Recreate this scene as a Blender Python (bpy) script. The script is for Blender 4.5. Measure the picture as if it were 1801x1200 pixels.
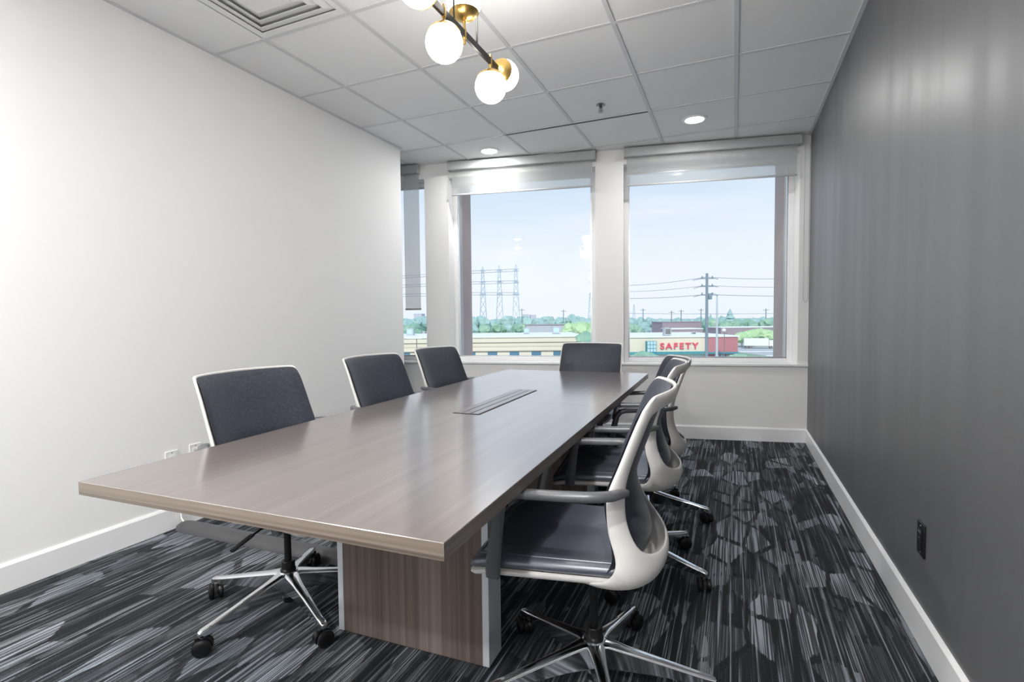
import bpy, math, random
from mathutils import Vector, Matrix
PI = math.pi
sin, cos, rad = math.sin, math.cos, math.radians
random.seed(7)
SC = bpy.context.scene
for o in list(bpy.data.objects):
    bpy.data.objects.remove(o, do_unlink=True)
COL = SC.collection

# ------------------------------------------------------------------ camera
H = 1.15                                   # eye height above the floor
F_PX, YAW, PITCH, ROLL = 906.09, 0.4073, -0.0437, -0.0105
fw = Vector((-sin(YAW)*cos(PITCH), cos(YAW)*cos(PITCH), sin(PITCH)))
rt0 = Vector((cos(YAW), sin(YAW), 0))
up0 = rt0.cross(fw)
rt = rt0*cos(ROLL) + up0*sin(ROLL)
up = rt.cross(fw)
cam = bpy.data.cameras.new('camera')
cam.sensor_width = 36.0
cam.lens = 36.0*F_PX/1801
cam.clip_start = 0.02
cam.clip_end = 3000
camo = bpy.data.objects.new('camera', cam)
COL.objects.link(camo)
mw = Matrix((rt, up, -fw)).transposed().to_4x4()
mw.translation = Vector((0, 0, H))
camo.matrix_world = mw
SC.camera = camo

# ------------------------------------------------------------------ world, sun, exposure
SC.view_settings.view_transform = 'Standard'
SC.view_settings.look = 'None'
SC.view_settings.gamma = 1
SC.view_settings.use_curve_mapping = False
SC.view_settings.exposure = 0.0
W = bpy.data.worlds.new('sky')
SC.world = W
W.use_nodes = True
nt = W.node_tree
nt.nodes.clear()
wo = nt.nodes.new('ShaderNodeOutputWorld')
bg = nt.nodes.new('ShaderNodeBackground')
tc = nt.nodes.new('ShaderNodeTexCoord')
sx = nt.nodes.new('ShaderNodeSeparateXYZ')
cr = nt.nodes.new('ShaderNodeValToRGB')
nt.links.new(tc.outputs['Generated'], sx.inputs[0])
nt.links.new(sx.outputs['Z'], cr.inputs[0])
el = cr.color_ramp.elements
el[0].position = 0.0; el[0].color = (.86, .92, .98, 1)
el[1].position = 1.0; el[1].color = (.36, .52, .80, 1)
for p, c in ((.06, (.87, .93, .99, 1)), (.14, (.82, .895, .985, 1)), (.27, (.60, .755, .93, 1))):
    e = el.new(p); e.color = c
# thin high cloud bands
mp = nt.nodes.new('ShaderNodeMapping'); mp.inputs['Scale'].default_value = (1.5, 1.5, 14)
nz = nt.nodes.new('ShaderNodeTexNoise'); nz.inputs['Scale'].default_value = 2.2; nz.inputs['Detail'].default_value = 4
rp = nt.nodes.new('ShaderNodeValToRGB'); rp.color_ramp.elements[0].position = .48; rp.color_ramp.elements[1].position = .8
mx = nt.nodes.new('ShaderNodeMix'); mx.data_type = 'RGBA'; mx.inputs[7].default_value = (.9, .93, 1, 1)
ml = nt.nodes.new('ShaderNodeMath'); ml.operation = 'MULTIPLY'; ml.inputs[1].default_value = .6
nt.links.new(tc.outputs['Generated'], mp.inputs[0]); nt.links.new(mp.outputs[0], nz.inputs['Vector'])
nt.links.new(nz.outputs[0], rp.inputs[0]); nt.links.new(rp.outputs[0], ml.inputs[0])
nt.links.new(ml.outputs[0], mx.inputs[0]); nt.links.new(cr.outputs[0], mx.inputs[6])
nt.links.new(mx.outputs[2], bg.inputs[0]); nt.links.new(bg.outputs[0], wo.inputs[0])
bg.inputs[1].default_value = 1.05

sun = bpy.data.lights.new('sun', 'SUN')
sun.energy = 2.6; sun.angle = rad(6); sun.color = (1, .96, .9)
suno = bpy.data.objects.new('sun', sun); COL.objects.link(suno)
suno.rotation_euler = (rad(48), 0, rad(12))      # comes from behind the building, falls on the street

DOWNLIGHT_W = 15.0      # the two by the windows
REAR_W = 44.0           # the four over and behind the camera
GLOBE_E = 30.0

# ------------------------------------------------------------------ helpers
def mat(name, base=(.8, .8, .8), rough=.5, metal=0., spec=.5, ior=1.5, coat=0., bump=None, tex=None, emit=None, es=0.):
    m = bpy.data.materials.new(name); m.use_nodes = True
    n = m.node_tree; b = n.nodes['Principled BSDF']
    b.inputs['Base Color'].default_value = (*base, 1)
    b.inputs['Roughness'].default_value = rough
    b.inputs['Metallic'].default_value = metal
    b.inputs['Specular IOR Level'].default_value = spec
    b.inputs['Coat Weight'].default_value = coat; b.inputs['IOR'].default_value = ior
    if emit:
        b.inputs['Emission Color'].default_value = (*emit, 1); b.inputs['Emission Strength'].default_value = es
    # faint procedural variation on every surface
    tcn = n.nodes.new('ShaderNodeTexCoord'); ns = n.nodes.new('ShaderNodeTexNoise')
    ns.inputs['Scale'].default_value = (tex or (6, .04))[0]
    n.links.new(tcn.outputs['Object'], ns.inputs['Vector'])
    mxn = n.nodes.new('ShaderNodeMix'); mxn.data_type = 'RGBA'
    k = (tex or (6, .04))[1]
    mxn.inputs[6].default_value = (*[c*(1-k) for c in base], 1)
    mxn.inputs[7].default_value = (*[min(1, c*(1+k)) for c in base], 1)
    n.links.new(ns.outputs[0], mxn.inputs[0]); n.links.new(mxn.outputs[2], b.inputs['Base Color'])
    if bump:
        nb = n.nodes.new('ShaderNodeTexNoise'); nb.inputs['Scale'].default_value = bump[0]
        bp = n.nodes.new('ShaderNodeBump'); bp.inputs['Strength'].default_value = bump[1]; bp.inputs['Distance'].default_value = .002
        n.links.new(tcn.outputs['Object'], nb.inputs['Vector']); n.links.new(nb.outputs[0], bp.inputs['Height'])
        n.links.new(bp.outputs[0], b.inputs['Normal'])
    return m

class MB:
    """collects shapes and builds them as ONE mesh object"""
    def __init__(s): s.v = []; s.f = []; s.mi = []
    def add(s, vs, fs, mi=0):
        k = len(s.v); s.v += [tuple(v) for v in vs]; s.f += [tuple(i+k for i in f) for f in fs]; s.mi += [mi]*len(fs)
        return s
    def box(s, lo, hi, M=None, mi=0):
        x0, y0, z0 = lo; x1, y1, z1 = hi
        vs = [(x0,y0,z0),(x1,y0,z0),(x1,y1,z0),(x0,y1,z0),(x0,y0,z1),(x1,y0,z1),(x1,y1,z1),(x0,y1,z1)]
        if M: vs = [M @ Vector(v) for v in vs]
        return s.add(vs, [(0,3,2,1),(4,5,6,7),(0,1,5,4),(1,2,6,5),(2,3,7,6),(3,0,4,7)], mi)
    def prism(s, pts, z0, z1, mi=0):          # pts counter-clockwise
        n = len(pts)
        vs = [(p[0],p[1],z0) for p in pts]+[(p[0],p[1],z1) for p in pts]
        fs = [tuple(range(n))[::-1], tuple(range(n, 2*n))]+[(i,(i+1)%n,n+(i+1)%n,n+i) for i in range(n)]
        return s.add(vs, fs, mi)
    def loft(s, rings, closed=True, caps=True, mi=0):
        n = len(rings[0]); vs = [p for r in rings for p in r]; fs = []
        for i in range(len(rings)-1):
            for j in range(n if closed else n-1):
                a = i*n+j; b = i*n+(j+1)%n
                fs.append((a, b, b+n, a+n))
        if caps and closed:
            fs.append(tuple(range(n))[::-1]); fs.append(tuple(range((len(rings)-1)*n, len(rings)*n)))
        return s.add(vs, fs, mi)
    def tube(s, pts, r, seg=8, caps=True, flat=None, mi=0):
        """round tube; flat=(a,b) gives an elliptic section, a across (side), b along the up-ish axis"""
        pts = [Vector(p) for p in pts]; rings = []; prev = None
        for i, p in enumerate(pts):
            t = (pts[min(i+1, len(pts)-1)]-pts[max(i-1, 0)]).normalized()
            u = prev if prev is not None else (Vector((0,0,1)) if abs(t.z) < .9 else Vector((1,0,0)))
            sd = t.cross(u)
            if sd.length < 1e-4: sd = t.cross(Vector((0,1,0)))
            sd.normalize(); uu = sd.cross(t).normalized(); prev = uu
            rr = r[i] if isinstance(r, (list, tuple)) else r
            a, b = (flat if flat else (1, 1))
            rings.append([p+sd*(rr*a*cos(2*PI*k/seg))+uu*(rr*b*sin(2*PI*k/seg)) for k in range(seg)])
        return s.loft(rings, True, caps, mi)
    def lathe(s, prof, seg=24, c=(0,0,0), axis='z', mi=0):
        rings = []
        for r, h in prof:
            ring = []
            for k in range(seg):
                a = 2*PI*k/seg; x, y = r*cos(a), r*sin(a)
                ring.append((c[0]+x, c[1]+y, c[2]+h) if axis == 'z' else ((c[0]+x, c[1]+h, c[2]-y) if axis == 'y' else (c[0]+h, c[1]+x, c[2]+y)))
            rings.append(ring)
        return s.loft(rings, True, True, mi)
    def build(s, name, m, parent=None, smooth=False, angle=35, bevel=0, subsurf=0, solid=0, M=None, seg=2):
        me = bpy.data.meshes.new(name)
        me.from_pydata([tuple(M @ Vector(v)) for v in s.v] if M else s.v, [], s.f)
        for mm in (m if isinstance(m, (list, tuple)) else [m]): me.materials.append(mm)
        for p, i in zip(me.polygons, s.mi): p.material_index = i
        if smooth or subsurf or bevel:
            for p in me.polygons: p.use_smooth = True
            if not subsurf: me.set_sharp_from_angle(angle=rad(angle))
        me.update()
        o = bpy.data.objects.new(name, me); COL.objects.link(o)
        if parent: o.parent = parent
        if solid:
            q = o.modifiers.new('s', 'SOLIDIFY'); q.thickness = solid; q.offset = 0
        if bevel:
            q = o.modifiers.new('b', 'BEVEL'); q.width = bevel; q.segments = seg; q.limit_method = 'ANGLE'; q.angle_limit = rad(40)
        if subsurf:
            q = o.modifiers.new('u', 'SUBSURF'); q.levels = subsurf; q.render_levels = subsurf
        return o

def tag(o, label=None, cat=None, group=None, kind=None):
    if label: o['label'] = label
    if cat: o['category'] = cat
    if group: o['group'] = group
    if kind: o['kind'] = kind
    return o
def empty(name, loc=(0,0,0), rz=0, **k):
    o = bpy.data.objects.new(name, None); COL.objects.link(o); o.location = loc; o.rotation_euler = (0,0,rz)
    o.empty_display_size = .1
    return tag(o, **k)
def struct(o): o['kind'] = 'structure'; return o
def copy_tree(o, parent=None):
    c = o.copy(); COL.objects.link(c); c.parent = parent
    for ch in list(KIDS.get(o, [])): pass
    for ch in [x for x in ALL_CHILD(o)]: copy_tree(ch, c)
    return c
KIDS = {}
def ALL_CHILD(o): return list(o.children)

# ------------------------------------------------------------------ materials
def wood(name, cols, axis='y', rough=.35, scale=1., fine=60, spec=.5, ior=1.5):
    """streaky laminate, grain along one object axis"""
    m = bpy.data.materials.new(name); m.use_nodes = True; n = m.node_tree; b = n.nodes['Principled BSDF']
    t = n.nodes.new('ShaderNodeTexCoord'); mpn = n.nodes.new('ShaderNodeMapping')
    sc = {'x': (.7, fine, fine), 'y': (fine, .7, fine), 'z': (fine, fine, .5)}[axis]
    mpn.inputs['Scale'].default_value = [v*scale for v in sc]
    n.links.new(t.outputs['Object'], mpn.inputs[0])
    a = n.nodes.new('ShaderNodeTexNoise'); a.inputs['Scale'].default_value = 1; a.inputs['Detail'].default_value = 5; a.inputs['Roughness'].default_value = .6
    n.links.new(mpn.outputs[0], a.inputs['Vector'])
    mp2 = n.nodes.new('ShaderNodeMapping'); mp2.inputs['Scale'].default_value = [v*scale*.16 for v in sc]
    n.links.new(t.outputs['Object'], mp2.inputs[0])
    c = n.nodes.new('ShaderNodeTexNoise'); c.inputs['Scale'].default_value = 1; c.inputs['Detail'].default_value = 3
    n.links.new(mp2.outputs[0], c.inputs['Vector'])
    ad = n.nodes.new('ShaderNodeMix'); ad.data_type = 'FLOAT'; ad.inputs[0].default_value = .5
    n.links.new(a.outputs[0], ad.inputs[2]); n.links.new(c.outputs[0], ad.inputs[3])
    r = n.nodes.new('ShaderNodeValToRGB'); r.color_ramp.elements[0].position = .36; r.color_ramp.elements[1].position = .64
    r.color_ramp.elements[0].color = (*cols[0], 1); r.color_ramp.elements[1].color = (*cols[2], 1)
    e = r.color_ramp.elements.new(.5); e.color = (*cols[1], 1)
    n.links.new(ad.outputs[0], r.inputs[0]); n.links.new(r.outputs[0], b.inputs['Base Color'])
    b.inputs['Roughness'].default_value = rough; b.inputs['Specular IOR Level'].default_value = min(spec, .5); b.inputs['IOR'].default_value = ior
    bp = n.nodes.new('ShaderNodeBump'); bp.inputs['Strength'].default_value = .006; bp.inputs['Distance'].default_value = .001
    n.links.new(a.outputs[0], bp.inputs['Height']); n.links.new(bp.outputs[0], b.inputs['Normal'])
    return m

M = {}
M['wall'] = mat('white_paint', (.87, .87, .87), .6, spec=.3, bump=(220, .05), tex=(2, .012))
M['wall_far'] = mat('white_paint_far', (.84, .838, .835), .55, spec=.3, bump=(220, .05), tex=(2, .012))
M['trim'] = mat('white_semi_gloss', (.84, .84, .845), .3, tex=(3, .01))
M['grey_wall'] = mat('charcoal_paint', (.112, .112, .117), .40, spec=.6, bump=(240, .06), tex=(1.2, .03))
def wall_grey(m):
    n = m.node_tree; b = n.nodes['Principled BSDF']; t = n.nodes.new('ShaderNodeTexCoord'); mp_ = n.nodes.new('ShaderNodeMapping')
    mp_.inputs['Scale'].default_value = (1, 4.5, .3); q = n.nodes.new('ShaderNodeTexNoise'); q.inputs['Scale'].default_value = 1.0; q.inputs['Detail'].default_value = 4
    r = n.nodes.new('ShaderNodeMapRange'); r.inputs[1].default_value = .3; r.inputs[2].default_value = .7; r.inputs[3].default_value = .38; r.inputs[4].default_value = .52
    n.links.new(t.outputs['Object'], mp_.inputs[0]); n.links.new(mp_.outputs[0], q.inputs['Vector']); n.links.new(q.outputs[0], r.inputs[0]); n.links.new(r.outputs[0], b.inputs['Roughness'])
wall_grey(M['grey_wall'])
M['tile'] = mat('mineral_tile', (.87, .87, .87), .9, spec=.2, bump=(400, .12), tex=(500, .02))
M['grid'] = mat('grid_white', (.66, .66, .67), .5, tex=(3, .01))
M['white_plastic'] = mat('white_plastic', (.82, .82, .82), .35)
M['plenum'] = mat('plenum_grey', (.6, .6, .6), .9)
M['black'] = mat('black_plastic', (.008, .008, .009), .35, spec=.3)
M['slot'] = mat('black_slot', (.01, .01, .012), .6)
M['chrome'] = mat('polished_aluminium', (.82, .83, .85), .12, metal=1)
M['satin'] = mat('satin_aluminium', (.62, .64, .67), .32, metal=.9)
M['silver_trim'] = mat('silver_laminate_trim', (.66, .69, .73), .35, metal=.25)
M['brass'] = mat('brushed_brass', (.78, .52, .17), .28, metal=1)
M['gunmetal'] = mat('black_bronze', (.05, .047, .045), .35, metal=.6)
M['frame'] = mat('chair_frame_offwhite', (.70, .685, .66), .38)
M['seat'] = mat('navy_vinyl', (.066, .076, .108), .42, spec=.5, ior=1.9, bump=(300, .12), tex=(40, .05))
bt = M['seat'].node_tree.nodes['Principled BSDF']; bt.inputs['Coat Weight'].default_value = .7; bt.inputs['Coat Roughness'].default_value = .3
M['arm'] = mat('arm_charcoal', (.085, .087, .095), .32, spec=.8)
M['cassette'] = mat('blind_cassette_grey', (.40, .41, .415), .45)
M['cord_cover'] = mat('grey_rubber', (.075, .073, .077), .42)
M['cable'] = mat('white_cable', (.8, .79, .77), .4)
M['top'] = wood('taupe_laminate', ((.112, .088, .079), (.142, .114, .103), (.178, .147, .135)), 'y', .30, 1., 45, ior=1.6)
bt = M['top'].node_tree.nodes['Principled BSDF']; bt.inputs['Coat Weight'].default_value = 1.; bt.inputs['Coat Roughness'].default_value = .15; bt.inputs['Coat IOR'].default_value = 1.7
M['base'] = wood('taupe_laminate_upright', ((.095, .070, .060), (.165, .128, .112), (.245, .200, .178)), 'z', .42, 1., 60)
M['edge'] = wood('taupe_edge_band', ((.085, .066, .054), (.165, .135, .108), (.26, .215, .172)), 'x', .4, 1., 130)
M['edge_y'] = wood('taupe_edge_band_long', ((.085, .066, .056), (.14, .114, .098), (.20, .165, .145)), 'y', .35, 1., 130)
M['lid'] = mat('grey_flip_lid', (.17, .16, .16), .24, spec=.9)

def mesh_fabric():
    m = bpy.data.materials.new('navy_mesh'); m.use_nodes = True; n = m.node_tree; b = n.nodes['Principled BSDF']
    t = n.nodes.new('ShaderNodeTexCoord'); mpn = n.nodes.new('ShaderNodeMapping'); mpn.inputs['Scale'].default_value = (60, 60, 420)
    a = n.nodes.new('ShaderNodeTexNoise'); a.inputs['Scale'].default_value = 1; a.inputs['Detail'].default_value = 3
    n.links.new(t.outputs['Object'], mpn.inputs[0]); n.links.new(mpn.outputs[0], a.inputs['Vector'])
    r = n.nodes.new('ShaderNodeValToRGB'); r.color_ramp.elements[0].position = .3; r.color_ramp.elements[1].position = .7
    r.color_ramp.elements[0].color = (.016, .019, .030, 1); r.color_ramp.elements[1].color = (.050, .057, .080, 1)
    n.links.new(a.outputs[0], r.inputs[0]); n.links.new(r.outputs[0], b.inputs['Base Color'])
    b.inputs['Roughness'].default_value = .55
    b.inputs['Sheen Weight'].default_value = .30; b.inputs['Sheen Roughness'].default_value = .33
    bp = n.nodes.new('ShaderNodeBump'); bp.inputs['Strength'].default_value = .4; bp.inputs['Distance'].default_value = .001
    n.links.new(a.outputs[0], bp.inputs['Height']); n.links.new(bp.outputs[0], b.inputs['Normal'])
    tr = n.nodes.new('ShaderNodeBsdfTransparent'); tr.inputs[0].default_value = (.8, .85, .95, 1)
    ms = n.nodes.new('ShaderNodeMixShader'); ms.inputs[0].default_value = .17
    out = n.nodes['Material Output']
    n.links.new(b.outputs[0], ms.inputs[1]); n.links.new(tr.outputs[0], ms.inputs[2]); n.links.new(ms.outputs[0], out.inputs[0])
    return m
M['mesh'] = mesh_fabric()

def blind_fabric(name, col, op):
    m = bpy.data.materials.new(name); m.use_nodes = True; n = m.node_tree; n.nodes.clear()
    out = n.nodes.new('ShaderNodeOutputMaterial')
    d = n.nodes.new('ShaderNodeBsdfDiffuse'); tl = n.nodes.new('ShaderNodeBsdfTranslucent'); tr = n.nodes.new('ShaderNodeBsdfTransparent')
    t = n.nodes.new('ShaderNodeTexCoord'); a = n.nodes.new('ShaderNodeTexNoise'); a.inputs['Scale'].default_value = 300
    mxn = n.nodes.new('ShaderNodeMix'); mxn.data_type = 'RGBA'
    mxn.inputs[6].default_value = (*[c*.95 for c in col], 1); mxn.inputs[7].default_value = (*col, 1)
    n.links.new(t.outputs['Object'], a.inputs['Vector']); n.links.new(a.outputs[0], mxn.inputs[0])
    n.links.new(mxn.outputs[2], d.inputs[0]); n.links.new(mxn.outputs[2], tl.inputs[0])
    m1 = n.nodes.new('ShaderNodeMixShader'); m1.inputs[0].default_value = .6
    n.links.new(d.outputs[0], m1.inputs[1]); n.links.new(tl.outputs[0], m1.inputs[2])
    m2 = n.nodes.new('ShaderNodeMixShader'); m2.inputs[0].default_value = op
    n.links.new(tr.outputs[0], m2.inputs[1]); n.links.new(m1.outputs[0], m2.inputs[2]); n.links.new(m2.outputs[0], out.inputs[0])
    return m
M['blind'] = blind_fabric('solar_shade_white', (.68, .69, .68), .42)

def glass():
    m = bpy.data.materials.new('window_glass'); m.use_nodes = True; n = m.node_tree; n.nodes.clear()
    out = n.nodes.new('ShaderNodeOutputMaterial'); tr = n.nodes.new('ShaderNodeBsdfTransparent'); gl = n.nodes.new('ShaderNodeBsdfGlossy')
    tr.inputs[0].default_value = (.985, .99, .99, 1); gl.inputs['Roughness'].default_value = .01
    fr = n.nodes.new('ShaderNodeFresnel'); fr.inputs[0].default_value = 1.2
    m1 = n.nodes.new('ShaderNodeMixShader')
    n.links.new(fr.outputs[0], m1.inputs[0]); n.links.new(tr.outputs[0], m1.inputs[1]); n.links.new(gl.outputs[0], m1.inputs[2])
    n.links.new(m1.outputs[0], out.inputs[0]); return m
M['glass'] = glass()

def carpet():
    m = bpy.data.materials.new('streaked_carpet'); m.use_nodes = True; n = m.node_tree; b = n.nodes['Principled BSDF']
    L = n.links.new
    def N(t, **k):
        q = n.nodes.new(t)
        for a, v in k.items():
            if a in q.inputs: q.inputs[a].default_value = v
        return q
    t = N('ShaderNodeTexCoord')
    # warp so that the patches get irregular outlines
    wn = N('ShaderNodeTexNoise', Scale=3.5, Detail=2.0); L(t.outputs['Object'], wn.inputs['Vector'])
    wm = n.nodes.new('ShaderNodeVectorMath'); wm.operation = 'SCALE'; wm.inputs['Scale'].default_value = .07
    ws = n.nodes.new('ShaderNodeVectorMath'); ws.operation = 'SUBTRACT'; ws.inputs[1].default_value = (.5, .5, .5)
    L(wn.outputs['Color'], ws.inputs[0]); L(ws.outputs[0], wm.inputs[0])
    jm = N('ShaderNodeMapping', Scale=(90, .8, 1)); L(t.outputs['Object'], jm.inputs[0])
    jn = N('ShaderNodeTexNoise', Scale=1.0, Detail=2.0); jn.noise_dimensions = '2D'; L(jm.outputs[0], jn.inputs['Vector'])
    js = n.nodes.new('ShaderNodeMath'); js.operation = 'MULTIPLY_ADD'; js.inputs[1].default_value = .03; js.inputs[2].default_value = -.015; L(jn.outputs[0], js.inputs[0])
    jc = n.nodes.new('ShaderNodeCombineXYZ'); L(js.outputs[0], jc.inputs['Y'])
    w0 = n.nodes.new('ShaderNodeVectorMath'); w0.operation = 'ADD'; L(t.outputs['Object'], w0.inputs[0]); L(jc.outputs[0], w0.inputs[1])
    wa = n.nodes.new('ShaderNodeVectorMath'); wa.operation = 'ADD'; L(w0.outputs[0], wa.inputs[0]); L(wm.outputs[0], wa.inputs[1])
    def patches(scale, rot, lo, hi, sx=1., sy=1.):
        mpn = N('ShaderNodeMapping', Scale=(sx, sy, 1), Rotation=(0, 0, rot)); L(wa.outputs[0], mpn.inputs[0])
        v = N('ShaderNodeTexVoronoi', Scale=scale); v.voronoi_dimensions = '2D'; L(mpn.outputs[0], v.inputs['Vector'])
        s = n.nodes.new('ShaderNodeSeparateColor'); L(v.outputs['Color'], s.inputs[0])
        r = n.nodes.new('ShaderNodeValToRGB'); r.color_ramp.elements[0].position = lo; r.color_ramp.elements[1].position = hi
        L(s.outputs[0], r.inputs[0])
        ed = N('ShaderNodeTexVoronoi', Scale=scale); ed.voronoi_dimensions = '2D'; ed.feature = 'DISTANCE_TO_EDGE'; L(mpn.outputs[0], ed.inputs['Vector'])
        er = n.nodes.new('ShaderNodeValToRGB'); er.color_ramp.elements[0].position = .06; er.color_ramp.elements[1].position = .09
        L(ed.outputs['Distance'], er.inputs[0])
        mu = n.nodes.new('ShaderNodeMath'); mu.operation = 'MULTIPLY'; L(r.outputs[0], mu.inputs[0]); L(er.outputs[0], mu.inputs[1])
        return mu
    p1 = patches(9.0, .30, .36, .85, 1., .42)
    p2 = patches(15., -.25, .40, .80, 1., .42)
    # streaks along the room
    def streak(fx, fy, lo, hi, det=2.0):
        mpn = N('ShaderNodeMapping', Scale=(fx, fy, 1)); L(t.outputs['Object'], mpn.inputs[0])
        s = N('ShaderNodeTexNoise', Scale=1.0, Detail=det); s.noise_dimensions = '2D'; L(mpn.outputs[0], s.inputs['Vector'])
        r = n.nodes.new('ShaderNodeValToRGB'); r.color_ramp.elements[0].position = lo; r.color_ramp.elements[1].position = hi
        L(s.outputs[0], r.inputs[0]); return r
    s1 = streak(170, 1.6, .46, .60)     # yarn rows
    s2 = streak(60, 1.3, .42, .62)
    def mixf(a, bb, f, typ='MIX'):
        q = n.nodes.new('ShaderNodeMix'); q.data_type = 'FLOAT'
        for s_, v in ((q.inputs[2], a), (q.inputs[3], bb), (q.inputs[0], f)):
            if isinstance(v, (int, float)): s_.default_value = v
            else: L(v.outputs[0], s_)
        return q
    def mth(op, a, bb):
        q = n.nodes.new('ShaderNodeMath'); q.operation = op
        for s_, v in ((q.inputs[0], a), (q.inputs[1], bb)):
            if isinstance(v, (int, float)): s_.default_value = v
            else: L(v.outputs[0], s_)
        return q
    light = mth('MULTIPLY', p1, mth('ADD', mth('MULTIPLY', s1, .62), .20))
    lay2 = mth('MULTIPLY', p2, mth('MULTIPLY', s2, .52))
    thin = mth('MULTIPLY', s1, mth('MULTIPLY', s2, .62))
    tot = mth('MAXIMUM', mth('MAXIMUM', light, lay2), thin)
    sn = N('ShaderNodeTexNoise', Scale=260.0, Detail=1.0); L(t.outputs['Object'], sn.inputs['Vector'])
    tot = mth('ADD', tot, mth('MULTIPLY', mth('SUBTRACT', sn, .5), .38))
    ramp = n.nodes.new('ShaderNodeValToRGB')
    ramp.color_ramp.elements[0].position = .0; ramp.color_ramp.elements[0].color = (.010, .011, .013, 1)
    ramp.color_ramp.elements[1].position = 1.; ramp.color_ramp.elements[1].color = (.40, .43, .46, 1)
    e = ramp.color_ramp.elements.new(.35); e.color = (.070, .074, .080, 1)
    L(tot.outputs[0], ramp.inputs[0])
    # hue drift between warm and cool grey
    hn = N('ShaderNodeTexNoise', Scale=1.6, Detail=1.0); L(t.outputs['Object'], hn.inputs['Vector'])
    hm = n.nodes.new('ShaderNodeMix'); hm.data_type = 'RGBA'; hm.inputs[6].default_value = (1.05, 1.0, .97, 1); hm.inputs[7].default_value = (.90, 1.0, 1.08, 1)
    L(hn.outputs[0], hm.inputs[0])
    mm = n.nodes.new('ShaderNodeMix'); mm.data_type = 'RGBA'; mm.blend_type = 'MULTIPLY'; mm.inputs[0].default_value = 1
    L(ramp.outputs[0], mm.inputs[6]); L(hm.outputs[2], mm.inputs[7]); L(mm.outputs[2], b.inputs['Base Color'])
    b.inputs['Roughness'].default_value = .85; b.inputs['Specular IOR Level'].default_value = .2
    fn = N('ShaderNodeTexNoise', Scale=350.0); L(t.outputs['Object'], fn.inputs['Vector'])
    bp = N('ShaderNodeBump', Strength=.5, Distance=.003); L(fn.outputs[0], bp.inputs['Height']); L(bp.outputs[0], b.inputs['Normal'])
    return m
M['carpet'] = carpet()

# ------------------------------------------------------------------ room shell
CZ = 2.74                                  # ceiling height
XL, XR = -2.865, .61                       # long walls
YB = -1.6                                  # wall behind the camera
AW = .1898                                 # the window wall stands askew
Pc = Vector((.60, 5.28, 0))
wd = Vector((-cos(AW), -sin(AW), 0))       # along the window wall, to the left
nd = Vector((-sin(AW), cos(AW), 0))        # outward
MW = Matrix(((wd.x, nd.x, 0, Pc.x), (wd.y, nd.y, 0, Pc.y), (0, 0, 1, 0), (0, 0, 0, 1)))   # (u, d, z) -> world
UL = 4.75                                  # left end of the window wall
def wpt(u, d): return Pc + wd*u + nd*d

pL = wpt(UL, 0.5); pR = wpt(-.3, 0.5)
fl = MB().prism([(pL.x, YB-.15), (pR.x, YB-.15), (pR.x, pR.y), (pL.x, pL.y)], -.12, 0)
struct(fl.build('floor', M['carpet']))
struct(MB().box((XR, YB, 0), (XR+.12, 5.32, CZ+.1)).build('wall_right', M['grey_wall']))
struct(MB().box((XL-.12, YB, 0), (XL, 4.06, CZ+.1)).build('wall_left', M['wall']))
struct(MB().box((XL-.13, YB-.14, 0), (XR+.13, YB, CZ+.1)).build('wall_behind', M['wall']))
struct(MB().box((-4.05, 2.6, 0), (-3.93, 4.6, CZ+.1)).build('wall_side', M['wall']))
struct(MB().box((-3.93, 2.6, 0), (XL-.12, 2.7, CZ+.1)).build('wall_inner', M['wall']))

SILL, HEAD = .712, 2.60
OPEN = [(.076, 1.604), (1.87, 3.36), (3.618, 4.6)]
wb = MB()
D = .25
wb.box((-.35, 0, 0), (UL, D, SILL-.02))
wb.box((-.35, 0, HEAD), (UL, D, CZ+.1))
edges = [-.35] + [v for o_ in OPEN for v in o_] + [UL]
for i in range(0, len(edges), 2):
    wb.box((edges[i], 0, SILL-.02), (edges[i+1], D, HEAD))
wbo = wb.build('wall_back', M['wall_far']); wbo.matrix_world = MW; struct(wbo)
# outside cladding: concrete return and brown pier beside every opening
M['concrete'] = mat('pale_concrete', (.66, .63, .60), .8, tex=(9, .05))
M['brown'] = mat('brown_facade_panel', (.50, .40, .385), .7, tex=(5, .1))
ex = MB()
for a, b_ in ((-.9, .075), (1.605, 1.869), (3.361, 3.617), (4.601, 5.6)):
    ex.box((a-.0, D, -1.0), (b_, .46, 3.4), mi=0)
    ex.box((a-.0, .46, -1.0), (b_, .79, 3.4), mi=1)
ex.box((-.9, D, -1.0), (5.6, .40, SILL-.08), mi=0)
ex.box((-.9, D, HEAD+.06), (5.6, .46, 3.4), mi=0)
eo = ex.build('trim_1', [M['concrete'], M['brown']]); eo.matrix_world = MW; struct(eo)
# sill board with a small nosing
so = MB().box((-.02, -.022, SILL-.022), (UL, 0.2, SILL)).build('trim_2', M['trim'], bevel=.004); so.matrix_world = MW; struct(so)

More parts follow.
